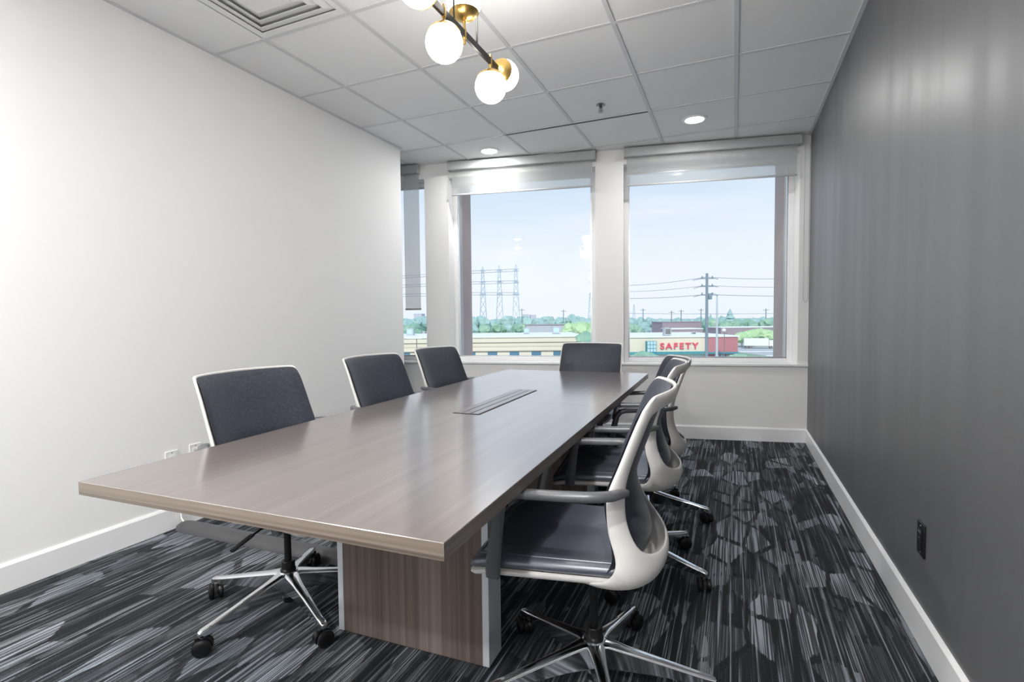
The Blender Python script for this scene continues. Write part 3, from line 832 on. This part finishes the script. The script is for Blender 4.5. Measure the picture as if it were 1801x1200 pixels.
for y, z0, z1 in ((-.175, -.03, .03), (.225, -.03, .03), (-.015, -.04, .05)):
    MB().tube([(0, y, z0), (0, y, z1)], .0055, 10).lathe([(.0085, -.018), (.0085, .018)], 12, (0, y, 0)).build('stem', M['brass'], pd, smooth=True)

# ------------------------------------------------------------------ outlets, cable, cord cover
def outlet(label, face, dark, name='wall_outlet'):
    """local: plate in the xz plane, facing -y"""
    o = empty(name, label=label, cat='outlet')
    pl = M['black'] if dark else M['white_plastic']
    MB().box((-.036, -.0065, -.058), (.036, 0, .058)).build('cover_plate', pl, o, bevel=.0025)
    ins = MB().box((-.017, -.0095, -.034), (.017, -.0062, .034)).build('receptacle', pl, o, bevel=.001)
    sm = M['satin'] if dark else M['black']
    hs = MB()
    for zc in (.018, -.018):
        hs.box((-.0075, -.0099, zc-.004), (-.0055, -.0094, zc+.004)).box((.0055, -.0099, zc-.003), (.0075, -.0094, zc+.003)).box((-.002, -.0099, zc-.011), (.002, -.0094, zc-.0075))
    hs.build('contact_slot', M['slot'], ins)
    MB().lathe([(.0028, 0), (.0028, -.0012)], 10, (0, -.0063, .047), 'y').lathe([(.0028, 0), (.0028, -.0012)], 10, (0, -.0063, -.047), 'y').build('screw', sm, o)
    return o
o = outlet('black wall outlet low on the charcoal wall', 0, True); o.location = (XR, 2.188, .365); o.rotation_euler = (0, 0, -R90)
ot = MB().box((-.012, -.0102, .022), (.012, -.0094, .028)).box((-.004, -.0102, .002), (.004, -.0094, .006)).build('usb_port', M['satin'], o)
o = outlet('white wall outlet on the left wall, nearer the camera', 0, False); o.location = (XL, 1.848, .378); o.rotation_euler = (0, 0, R90)
o = outlet('white wall outlet on the left wall, behind the nearest left chair', 0, False); o.location = (XL, 1.985, .388); o.rotation_euler = (0, 0, R90)
cb = MB().tube([(XL+.012, 1.85, .40), (XL+.045, 1.855, .385), (XL+.05, 1.862, .30), (XL+.03, 1.872, .18), (XL+.022, 1.875, .10), (XL+.03, 1.872, .05), (XL+.06, 1.868, .028), (XL+.12, 1.868, .02)], .0045, 8)
tag(cb.build('power_cable', M['cable'], smooth=True), 'thin white power cable running down the left wall to the floor', 'cable')
cc = MB(); prof = [(-.052, 0), (-.047, .019), (-.032, .035), (-.012, .043), (.012, .043), (.032, .035), (.047, .019), (.052, 0)]
rings = []
for k, (x, y, s_) in enumerate(((-2.845, 1.868, .5), (-2.82, 1.869, .85), (-2.78, 1.870, 1), (-2.4, 1.878, 1), (-2.0, 1.888, 1), (-1.6, 1.90, 1), (-1.10, 1.91, 1))):
    rings.append([(x, y+a*s_, b_*s_+.0005) for a, b_ in prof])
cc.loft([list(reversed(r)) for r in rings])
tag(cc.build('cord_cover', M['cord_cover'], smooth=True, angle=70), 'grey rubber floor cord cover running from the left wall under the table', 'cord cover')

# ------------------------------------------------------------------ outside, at real distances (street frame: r right, f forward of the view)
GZ = -9.5
rH = Vector((cos(YAW), sin(YAW), 0)); fH = Vector((-sin(YAW), cos(YAW), 0))
def ray(px, py): return rt*((px-900.5)/F_PX) - up*((py-600)/F_PX) + fw
def st(px, py, D_):                         # point seen at a pixel, D_ metres away along the street axis
    d = ray(px, py); t = D_/d.dot(fH); return Vector((0, 0, H))+d*t
def loc(p): return (p.dot(rH), p.dot(fH), p.z)      # street coordinates
def street_empty(name, x, y, z=GZ, **k):
    p = rH*x+fH*y; return empty(name, (p.x, p.y, z), YAW, **k)
def zat(px, py, D_): return st(px, py, D_).z - GZ
def xat(px, D_, py=600): return loc(st(px, py, D_))[0]

O = {}  # outdoor colours are paled and blued to stand in for haze and glare
O['cream'] = mat('cream_stucco', (.76, .71, .57), .8, tex=(.4, .05))
O['cream2'] = mat('cream_stucco_band', (.70, .65, .52), .8, tex=(.4, .05))
O['dark'] = mat('dark_canopy_edge', (.20, .20, .19), .6)
O['roof'] = mat('white_roof_membrane', (.80, .84, .86), .7, tex=(.3, .06))
O['brick'] = mat('rose_brick', (.50, .22, .24), .85, tex=(2.5, .10))
O['red'] = mat('red_sign_letters', (.80, .10, .16), .4)
O['teal'] = mat('teal_awning', (.05, .28, .33), .5)
O['wglass'] = mat('blue_shop_glass', (.10, .22, .32), .15)
O['paleglass'] = mat('pale_shop_glass', (.50, .68, .74), .2)
O['metal'] = mat('rooftop_unit_metal', (.45, .50, .52), .5)
O['pole'] = mat('haze_tinted_pole', (.22, .29, .34), .8)
O['palepole'] = mat('pale_lamp_pole', (.50, .57, .60), .6)
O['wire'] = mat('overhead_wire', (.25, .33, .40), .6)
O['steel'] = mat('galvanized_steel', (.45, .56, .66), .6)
O['asphalt'] = mat('pale_asphalt', (.46, .49, .52), .9, tex=(.06, .15))
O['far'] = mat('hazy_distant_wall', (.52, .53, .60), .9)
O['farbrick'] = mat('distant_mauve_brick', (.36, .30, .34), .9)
def leafm(name, a, b_):
    m = bpy.data.materials.new(name); m.use_nodes = True; n = m.node_tree; b = n.nodes['Principled BSDF']
    t = n.nodes.new('ShaderNodeTexCoord'); q = n.nodes.new('ShaderNodeTexNoise'); q.inputs['Scale'].default_value = 1.4; q.inputs['Detail'].default_value = 5
    r = n.nodes.new('ShaderNodeValToRGB'); r.color_ramp.elements[0].position = .35; r.color_ramp.elements[1].position = .65
    r.color_ramp.elements[0].color = (*a, 1); r.color_ramp.elements[1].color = (*b_, 1)
    n.links.new(t.outputs['Object'], q.inputs['Vector']); n.links.new(q.outputs[0], r.inputs[0]); n.links.new(r.outputs[0], b.inputs['Base Color'])
    b.inputs['Roughness'].default_value = .8; return m
O['leaf_far'] = leafm('haze_tinted_leaves', (.30, .47, .47), (.42, .60, .56))  # distance haze mixed into the leaf colour
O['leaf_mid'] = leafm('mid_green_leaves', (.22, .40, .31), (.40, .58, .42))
O['leaf_light'] = leafm('light_green_leaves', (.38, .58, .32), (.60, .76, .48))
O['bark'] = mat('grey_bark', (.20, .18, .16), .9)

gp = MB(); a_, b_ = rH*-1600+fH*12, rH*1600+fH*12; c_, d_ = rH*1600+fH*2600, rH*-1600+fH*2600
gp.prism([(a_.x, a_.y), (b_.x, b_.y), (c_.x, c_.y), (d_.x, d_.y)], GZ-1, GZ)
def groundm():
    m = bpy.data.materials.new('ground_lots_and_grass'); m.use_nodes = True; n = m.node_tree; b = n.nodes['Principled BSDF']
    t = n.nodes.new('ShaderNodeTexCoord'); q = n.nodes.new('ShaderNodeTexNoise'); q.inputs['Scale'].default_value = .012; q.inputs['Detail'].default_value = 4
    r = n.nodes.new('ShaderNodeValToRGB'); r.color_ramp.elements[0].position = .47; r.color_ramp.elements[1].position = .53
    r.color_ramp.elements[0].color = (.50, .54, .57, 1); r.color_ramp.elements[1].color = (.25, .38, .27, 1)
    n.links.new(t.outputs['Object'], q.inputs['Vector']); n.links.new(q.outputs[0], r.inputs[0]); n.links.new(r.outputs[0], b.inputs['Base Color'])
    b.inputs['Roughness'].default_value = .95; return m
struct(gp.build('ground', groundm()))
# parking lot slab with kerb, right of the brick shop
x0 = xat(1300, 150)
pk = street_empty('parking_lot', x0+14, 150, label='pale asphalt parking lot beside the red brick shop', cat='parking lot')
pk['kind'] = 'structure'
MB().box((-13, -60, .0), (40, 32, .03)).build('pavement', O['asphalt'], pk)
MB().box((-13, -14, .03), (40, -13.4, .18)).box((-13, 2, .03), (40, 2.5, .18)).box((-13, -26, .03), (40, -25.5, .18)).build('kerb', O['roof'], pk)

# --- cream office block on the left (seen through the left and middle windows)
DA = 130.
xa0, xa1 = xat(560, DA), xat(1026, DA); top = zat(925, 591, DA)
A = street_empty('office_building', (xa0+xa1)/2, DA, label='long low cream building with blue windows seen through the middle window', cat='building')
hw = (xa1-xa0)/2
MB().box((-hw, 0, 0), (hw, 31, top-.35)).build('wall', O['cream'], A)
MB().box((-hw-.3, -.3, top-.35), (hw+.3, 31.3, top)).build('roof', O['roof'], A)
z_ = zat(925, 602, DA); MB().box((-hw-.1, -.18, z_-.12), (hw+.1, 0, z_)).build('ledge', O['dark'], A)
z_ = zat(925, 606, DA); MB().box((-hw-.06, -.12, z_-.5), (hw+.06, 0, z_)).build('ledge', O['cream2'], A)
z_ = zat(925, 617, DA); MB().box((-hw-.4, -.22, z_-.2), (hw+.4, 0, z_)).build('canopy', O['dark'], A)
for px0, px1 in [(896+38.5*k, 913+38.5*k) for k in range(-5, 4)]:
    a, b_ = xat(px0, DA)-(xa0+xa1)/2, xat(px1, DA)-(xa0+xa1)/2
    if b_ > hw-.5 or a < -hw: continue
    w_ = MB().box((a, -.06, .3), (b_, 0, z_-.2)).build('window', O['teal'], A)
    for q in range(2):
        s0 = a+.08+(b_-a-.08)*q/2; s1 = a+(b_-a-.08)*(q+1)/2
        MB().box((s0, -.09, .4), (s1, -.06, z_-.25)).build('pane', O['wglass'], w_)
def hvac(px, py0, py1, w_, D_, label):
    p = st(px, py1, D_); x, y, z = loc(p); h = zat(px, py0, D_)-zat(px, py1, D_)
    o = street_empty('rooftop_unit', x, y, z, label=label, cat='air conditioner', group='rooftop air conditioners')
    MB().box((-w_/2, -w_/2, 0), (w_/2, w_/2, h)).build('casing', O['metal'], o)
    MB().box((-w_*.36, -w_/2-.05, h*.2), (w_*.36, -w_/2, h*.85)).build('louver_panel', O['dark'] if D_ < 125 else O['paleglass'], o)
    MB().lathe([(w_*.3, h), (w_*.3, h+.12), (w_*.26, h+.14)], 14).build('fan_cowl', O['metal'], o)
zr = top+GZ
def roofD(px, py, zz):                      # distance at which a pixel's ray meets a roof at height zz
    d = ray(px, py); t = (zz-H)/d.z; return t*d.dot(fH)
hvac(926, 577, 587, 1.6, roofD(926, 587.5, zr), 'pale square unit on the cream roof, left of the two behind the middle window')
hvac(978, 575, 587, 2.0, roofD(978, 587.5, zr), 'pale square unit on the cream roof, nearer the light green tree')
hvac(722, 578, 590, 1.9, roofD(722, 590, zr), 'square unit on the cream roof seen through the narrow left window')

# --- shop on the right
DB = 110.
xb0, xbm, xb1 = xat(1062, DB), xat(1240, DB), xat(1296, DB); topB = zat(1200, 591, DB); cx = (xb0+xb1)/2
B = street_empty('shop_building', cx, DB, label='cream and red brick shop with a red sign seen through the right window', cat='building')
MB().box((xb0-cx, 0, 0), (xbm-cx, 27, topB-.3)).build('wall', O['cream'], B)
MB().box((xbm-cx, -.5, 0), (xb1-cx, 27, topB-.3)).build('brick_wall', O['brick'], B)
MB().box((xb0-cx-.2, -.25, topB-.3), (xbm-cx, 27.2, topB)).box((xbm-cx, -.7, topB-.3), (xb1-cx+.2, 27.2, topB)).build('roof', O['roof'], B)
zt, zb = zat(1200, 618.5, DB), zat(1200, 622.5, DB)
MB().add([(xb0-cx, 0, zt), (xb1-cx, 0, zt), (xb1-cx, -1.5, zb), (xb0-cx, -1.5, zb), (xb0-cx, 0, zb), (xb1-cx, 0, zb)], [(0, 3, 2, 1), (0, 4, 3), (1, 2, 5), (3, 4, 5, 2)]).build('awning', O['teal'], B)
for px0, px1 in ((1107, 1112), (1174, 1182), (1184, 1192), (1217, 1225), (1227, 1236), (1256, 1263), (1266, 1273), (1276, 1284)):
    a, b_ = xat(px0, DB)-cx, xat(px1, DB)-cx; yy = -.5 if px0 > 1240 else 0
    w_ = MB().box((a, yy-.08, .6), (b_, yy, zb-.2)).build('window', O['roof'], B)
    MB().box((a+.12, yy-.12, .75), (b_-.12, yy-.08, zb-.35)).build('pane', O['paleglass'], w_)
a, b_ = xat(1135, DB)-cx, xat(1152, DB)-cx; ze = zat(1144, 600, DB)
en = MB().box((a, -1.2, 0), (b_, 0, ze)).build('entrance_tower', O['teal'], B)
n_ = 3
for r_ in range(3):
    for q in range(n_):
        s0 = a+.12+(b_-a-.12)*q/n_; s1 = a+(b_-a-.12)*(q+1)/n_
        z0_ = zt+(ze-zt)*r_/3+.08; z1_ = zt+(ze-zt)*(r_+1)/3-.05
        MB().box((s0, -1.26, z0_), (s1, -1.2, z1_)).build('pane', O['paleglass'], en)
cu = bpy.data.curves.new('sign_letters', 'FONT'); cu.body = 'SAFETY'; cu.size = 1.75; cu.extrude = .12; cu.offset = .03; cu.space_character = 1.3; cu.align_x = 'CENTER'
tmp = bpy.data.objects.new('tmp_text', cu); COL.objects.link(tmp)
dg = bpy.context.evaluated_depsgraph_get(); me = bpy.data.meshes.new_from_object(tmp.evaluated_get(dg))
bpy.data.objects.remove(tmp, do_unlink=True)
me.materials.clear(); me.materials.append(O['red'])
xs = [v.co.x for v in me.vertices]; ys = [v.co.y for v in me.vertices]
sxw = (xat(1228, DB)-xat(1161, DB))/(max(xs)-min(xs)); syh = (zat(1194, 603, DB)-zat(1194, 614, DB))/(max(ys)-min(ys))
mx_, my_ = (max(xs)+min(xs))/2, min(ys)
for v in me.vertices: v.co = ((v.co.x-mx_)*sxw, -v.co.z, (v.co.y-my_)*syh)
sg = bpy.data.objects.new('sign_letters', me); COL.objects.link(sg); sg.parent = B
sg.location = ((xat(1161, DB)+xat(1228, DB))/2-cx, -.15, zat(1194, 614, DB))
zrB = topB+GZ
hvac(1173, 577, 590, 1.5, roofD(1173, 590.5, zrB), 'dark grilled unit on the shop roof above the red sign')
hvac(1220, 584, 588, .8, roofD(1220, 588, zrB), 'tiny white vent on the shop roof beside the utility pole')

# --- utility pole with cross arms, lamp pole, small lamp
DP = 72.
x, y, z = loc(st(1243, 560, DP)); hp = zat(1243, 481, DP)
up_ = street_empty('utility_pole', x, y, label='tall wooden utility pole with three cross arms outside the right window', cat='pole')
MB().tube([(0, 0, 0), (0, 0, hp)], [.24, .17], 10).build('pole', O['pole'], up_, smooth=True)
for k, (py, l_, r_) in enumerate(((490, 1218, 1262), (504, 1219, 1262), (519, 1219, 1262))):
    za = zat(1243, py, DP); l = xat(l_, DP)-x; r = xat(r_, DP)-x
    c = MB().box((-.9, -.15, za-.07), (.9, .0, za+.07)).tube([(-.7, -.1, za+.05), (l, -.1, za-.25)], .05, 6).tube([(.7, -.1, za+.05), (r, -.1, za-.1)], .05, 6).build('cross_arm', O['pole'], up_)
    for q in (-.7, .7): MB().lathe([(.05, 0), (.12, .05), (.06, .12), (.11, .18), (.05, .26)], 10, (q, -.1, za+.07)).build('insulator', O['pole'], c, smooth=True)
MB().lathe([(.22, 0), (.25, .1), (.25, .75), (.2, .85)], 12, (.42, -.1, zat(1243, 527, DP))).build('transformer', O['pole'], up_, smooth=True)
def wire(pts, r, label, name='power_line'):
    tag(MB().tube(pts, r, 5, caps=False).build(name, O['wire']), label, 'wire', 'overhead power wires')
def sag(p0, p1, s_, n=10): return [p0.lerp(p1, k/n)-Vector((0, 0, s_*4*(k/n)*(1-k/n))) for k in range(n+1)]
P_ = lambda px, py, D_: st(px, py, D_)
wire(sag(P_(1040, 503, DP+4), P_(1242, 487.5, DP), .4)+sag(P_(1242, 487.5, DP), P_(1430, 488, DP+4), .25)[1:], .035, 'top overhead wire passing the head of the utility pole')
wire(sag(P_(1040, 512, DP+4), P_(1242, 502, DP), .4)+sag(P_(1242, 502, DP), P_(1430, 504, DP+4), .2)[1:], .03, 'middle overhead wire passing the utility pole')
wire(sag(P_(1040, 524, DP+4), P_(1242, 518, DP), .3)+sag(P_(1242, 518, DP), P_(1430, 521, DP+4), .1)[1:], .04, 'lower overhead wire passing the utility pole')
wire(sag(P_(1060, 551, DP+3), P_(1430, 551, DP+3), .1), .03, 'lowest long overhead wire, at the height of the tree tops')
DL = 85.
x, y, z = loc(st(1261, 560, DL)); lp = street_empty('street_lamp', x, y, label='pale tall street lamp just right of the utility pole', cat='street lamp')
hl = zat(1261, 519, DL)
MB().tube([(0, 0, 0), (0, 0, hl)], [.24, .12], 10).build('pole', O['palepole'], lp, smooth=True)
MB().tube([(0, 0, hl-.1), (-.2, 0, hl+.15), (-.7, 0, hl+.25)], .05, 6).build('arm', O['palepole'], lp, smooth=True)
MB().loft([[(-.6-.0+dx, -.12, hl+.2+dz) for dx, dz in ((0, 0), (0, .12), (-.5, .1), (-.55, 0))], [(-.6+dx, .12, hl+.2+dz) for dx, dz in ((0, 0), (0, .12), (-.5, .1), (-.55, 0))]]).build('lamp_head', O['pole'], lp)
D3 = 104.
x, y, z = loc(st(1274, 600, D3)); lp = street_empty('parking_lamp', x, y, label='small parking lot lamp post in front of the brick wall', cat='street lamp')
h3 = zat(1274, 583, D3)
MB().tube([(0, 0, 0), (0, 0, h3)], .07, 8).build('pole', O['dark'], lp, smooth=True)
MB().lathe([(.05, 0), (.35, .1), (.42, .35), (.3, .6), (.05, .7)], 12, (-.1, 0, h3-.1)).build('lamp_globe', O['roof'], lp, smooth=True)
MB().tube([(0, 0, h3-.6), (.5, 0, h3-.35), (.6, 0, h3-.1)], .05, 6).build('arm', O['dark'], lp, smooth=True)
D4 = 112.
x, y, z = loc(st(733, 610, D4)); lp = street_empty('parking_lamp', x, y, label='flat-headed lamp post seen through the narrow left window', cat='street lamp')
h3 = zat(733, 596, D4)
MB().tube([(0, 0, 0), (0, 0, h3)], .09, 8).build('pole', O['dark'], lp, smooth=True)
MB().box((-2.1, -.25, h3), (1.2, .25, h3+.22)).build('lamp_head', O['roof'], lp)

# --- lattice pylons with double wires
DT = 420.
def pylon(px, pyt, D_, label):
    x, y, z = loc(st(px, 560, D_)); h = zat(px, pyt, D_); s = 5.0; r = .22
    o = street_empty('pylon', x, y, label=label, cat='pylon', group='lattice pylons beyond the trees')
    m_ = MB()
    def hwid(t): return s*(1-t)**1.0*.5+.7*(t > 0)+.05
    lv = [0, .18, .34, .48, .60, .70, .79, .87, .94]
    for a in (-1, 1):
        for b_ in (-1, 1):
            m_.tube([(a*hwid(t), b_*hwid(t), t*h) for t in lv]+[(0, 0, h)], r, 4)
    for i in range(len(lv)-1):
        t0, t1 = lv[i], lv[i+1]
        for a in (-1, 1):
            m_.tube([(-hwid(t0), a*hwid(t0), t0*h), (hwid(t1), a*hwid(t1), t1*h)], r*.55, 4)
            m_.tube([(hwid(t0), a*hwid(t0), t0*h), (-hwid(t1), a*hwid(t1), t1*h)], r*.55, 4)
            m_.tube([(a*hwid(t0), -hwid(t0), t0*h), (a*hwid(t1), hwid(t1), t1*h)], r*.55, 4)
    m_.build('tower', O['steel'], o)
    k = (h-zat(px, 560, D_))/94.
    for py in (477, 497, 518):
        za = h-(py-pyt)*D_/F_PX
        MB().loft([[(-3.2, -.15, za), (-3.2, .15, za), (-3.2, 0, za+.2)], [(0, -.6, za), (0, .6, za), (0, 0, za+1.6)], [(3.2, -.15, za), (3.2, .15, za), (3.2, 0, za+.2)]]).build('cross_arm', O['steel'], o)
pylon(908, 465, DT, 'rightmost of the three lattice pylons in the middle window')
pylon(879, 467, DT+15, 'middle of the three lattice pylons in the middle window')
pylon(850, 469, DT+30, 'leftmost of the three lattice pylons in the middle window')
pylon(1038, 515, 820., 'faint small pylon at the right edge of the middle window')
pylon(1115, 535, 1100., 'tiny distant pylon at the left edge of the right window')
for py in (473, 477, 494, 498, 515, 519):
    a = 2 if py < 490 else (1 if py < 510 else 0)
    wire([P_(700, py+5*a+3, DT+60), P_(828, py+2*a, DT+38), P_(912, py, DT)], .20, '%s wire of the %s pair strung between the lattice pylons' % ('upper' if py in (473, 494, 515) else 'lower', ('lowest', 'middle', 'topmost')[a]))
for px in (1181, 1198, 1233, 1347, 1086+45, 991, 918):
    D_ = 300.; x, y, z = loc(st(px, 560, D_)); hh = zat(px, 543+(px % 3)*2, D_)
    o = street_empty('wood_pole', x, y, label='thin distant wooden pole above the tree line in the %s' % ('right window' if px > 1080 else 'middle window'), cat='pole', group='thin distant wooden poles')
    MB().tube([(0, 0, 0), (0, 0, hh)], .25, 6).build('pole', O['pole'], o)
    MB().box((-1.6, -.12, hh-1), (1.6, .12, hh-.75)).build('cross_arm', O['pole'], o)

# --- trees
def crown(kind, seed):
    rnd = random.Random(seed); m_ = MB()
    import bmesh
    bm = bmesh.new()
    if kind == 'conifer':
        bm.free()
        for k in range(6):
            t = k/6; r = .34*(1-t)+.04; z0 = .18+.8*t*.95; seg = 10; ringa = []; 
            for q in range(seg):
                a = 2*PI*q/seg; rr = r*rnd.uniform(.75, 1.1); ringa.append((rr*cos(a), rr*sin(a), z0+rnd.uniform(-.02, .02)))
            m_.add(ringa+[(0, 0, z0+.24)], [(q, (q+1) % seg, seg) for q in range(seg)]+[tuple(range(seg))[::-1]])
        return m_
    for k in range(7):
        a = rnd.uniform(0, 2*PI); d = rnd.uniform(.08, .26) if k else 0; r = rnd.uniform(.2, .3) if k else .34
        c = Vector((d*cos(a), d*sin(a), .62+rnd.uniform(-.16, .13) if k else .62))
        res = bmesh.ops.create_icosphere(bm, subdivisions=2, radius=r, matrix=Matrix.Translation(c))
        for v in res['verts']:
            v.co = c+(v.co-c)*rnd.uniform(.78, 1.18)
    vs = [tuple(v.co) for v in bm.verts]; fs = [tuple(v.index for v in f.verts) for f in bm.faces]; bm.free()
    return m_.add(vs, fs)
CR = {}
def tree(px, pyt, D_, kind, wscale, label, group):
    if group in (G1, G2) and label in (L1, L2): label += ', seen through the '+('narrow left window' if px < 780 else 'middle window' if px < 1080 else 'right window')
    x, y, z = loc(st(px, 575, D_)); h = zat(px, pyt, D_)
    o = street_empty('conifer' if kind[0] == 'conifer' else 'tree', x, y, label=label, cat='tree', group=group)
    if kind not in CR:
        c0 = crown(kind[0], kind[2]).build('crown', O[kind[1]], o); t0 = MB().tube([(0, 0, 0), (0, 0, .45)], [.03, .02], 6).build('trunk', O['bark'], o)
        CR[kind] = (c0, t0)
    else:
        c0 = CR[kind][0].copy(); COL.objects.link(c0); c0.parent = o
        t0 = CR[kind][1].copy(); COL.objects.link(t0); t0.parent = o
    c0.scale = (h*wscale, h*wscale, h); t0.scale = (h, h, h); c0.rotation_euler = (0, 0, random.uniform(0, 6.28))
G1 = 'blue-green trees on the horizon'; G2 = 'green trees in front of the far tree line'; G3 = 'light green trees and bushes'
L1 = 'hazy blue-green tree in the row along the horizon'; L2 = 'mid green tree before the far tree line'
for px in list(range(706, 752, 14))+list(range(826, 1050, 13))+list(range(1100, 1372, 13)):
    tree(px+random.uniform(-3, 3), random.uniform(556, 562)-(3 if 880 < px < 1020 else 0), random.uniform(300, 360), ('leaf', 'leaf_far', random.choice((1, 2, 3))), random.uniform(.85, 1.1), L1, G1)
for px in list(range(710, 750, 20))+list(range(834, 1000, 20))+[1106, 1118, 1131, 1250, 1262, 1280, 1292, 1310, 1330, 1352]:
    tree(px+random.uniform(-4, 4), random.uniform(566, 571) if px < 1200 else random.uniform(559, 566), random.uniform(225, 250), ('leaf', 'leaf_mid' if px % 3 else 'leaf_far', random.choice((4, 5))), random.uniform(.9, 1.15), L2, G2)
for i, (px, py, D_) in enumerate(((1008, 567, 200), (1024, 566, 195), (1040, 566, 200), (1050, 570, 190))):
    tree(px, py, D_, ('leaf', 'leaf_light', 6), 1.3, 'light green tree at the right of the middle window, %s of four' % ('first', 'second', 'third', 'last')[i], G3)
for i, (px, py, D_) in enumerate(((1034, 584, 118), (1046, 592, 112))):
    tree(px, py, D_, ('leaf', 'leaf_mid', 7), 1.1, ('taller', 'lower')[i]+' green tree at the right corner of the cream building', G2)
for i, (px, py, D_) in enumerate(((1305, 583, 175), (1320, 580, 178), (1334, 577, 182), (1350, 579, 180), (1364, 580, 178))):
    tree(px, py, D_, ('leaf', 'leaf_light', 6), 1.35, 'light green bushy tree behind the parked trailer, %s of five from the left' % ('first', 'second', 'third', 'fourth', 'last')[i], G3)
tree(1128, 618, 97, ('leaf', 'leaf_mid', 7), 1.6, 'small green tree in front of the shop, left of its entrance', G2)
tree(1141, 620, 96, ('leaf', 'leaf_mid', 5), 1.6, 'small green tree in front of the shop entrance', G2)
tree(1302, 621, 106, ('leaf', 'leaf_mid', 5), 1.5, 'green shrub at the right corner of the brick wall', G2)
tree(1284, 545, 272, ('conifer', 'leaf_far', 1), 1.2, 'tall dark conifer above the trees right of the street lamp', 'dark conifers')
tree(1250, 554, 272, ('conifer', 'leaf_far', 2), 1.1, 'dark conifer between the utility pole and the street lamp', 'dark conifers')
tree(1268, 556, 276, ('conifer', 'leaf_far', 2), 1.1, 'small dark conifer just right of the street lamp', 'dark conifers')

# --- further buildings
def far_block(name, px0, px1, py0, D_, dep, wm, rm, label, win=0):
    a, b_ = xat(px0, D_, 575), xat(px1, D_, 575); h = zat((px0+px1)/2, py0, D_); c = (a+b_)/2; hw_ = (b_-a)/2
    o = street_empty(name, c, D_, label=label, cat='building')
    MB().box((-hw_, 0, 0), (hw_, dep, h-.3)).build('wall', wm, o)
    MB().box((-hw_-.2, -.2, h-.3), (hw_+.2, dep+.2, h)).build('roof', rm, o)
    for k in range(win):
        s0 = -hw_+2*hw_*(k+.3)/win; s1 = -hw_+2*hw_*(k+.7)/win
        MB().box((s0, -.1, h*.25), (s1, 0, h*.55)).build('window', O['dark'], o)
far_block('warehouse', 1165, 1243, 566, 262, 20, O['farbrick'], O['farbrick'], 'mauve brick warehouse behind the shop roof', 7)
far_block('warehouse', 1180, 1236, 578, 190, 12, O['farbrick'], O['roof'], 'low white-roofed building close behind the shop roof', 0)
far_block('warehouse', 1268, 1420, 575, 205, 14, O['farbrick'], O['roof'], 'long low white-roofed warehouse behind the light green bushes', 0)
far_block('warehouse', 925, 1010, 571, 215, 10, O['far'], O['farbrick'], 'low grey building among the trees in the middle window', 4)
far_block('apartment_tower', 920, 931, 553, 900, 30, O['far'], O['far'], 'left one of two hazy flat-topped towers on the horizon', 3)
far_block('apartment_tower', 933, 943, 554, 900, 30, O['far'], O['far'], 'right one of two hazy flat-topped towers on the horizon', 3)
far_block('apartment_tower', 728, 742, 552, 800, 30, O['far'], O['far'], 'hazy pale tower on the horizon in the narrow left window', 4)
# trailer in the lot
D_ = 168.; x, y, z = loc(st(1331, 610, D_)); tr = street_empty('truck_trailer', x, y, GZ+.05, label='long white truck trailer parked behind the parking lot', cat='truck')
tr.rotation_euler = (0, 0, YAW-.35)
MB().box((-3.9, -1.2, .9), (3.4, 1.2, 3.3)).build('cargo_box', O['roof'], tr)
MB().box((3.5, -1.1, .6), (5.0, 1.1, 2.7)).build('cab', O['roof'], tr, bevel=.2)
MB().box((4.6, -1.0, 1.7), (5.03, 1.0, 2.4)).build('windshield', O['wglass'], tr)
for wx in (-3.0, -1.9, 4.1):
    for wy in (-1.15, .95): MB().lathe([(.2, 0), (.48, .02), (.48, .2), (.2, .22)], 14, (wx, wy, .48), 'y').build('wheel', O['dark'], tr, smooth=True)
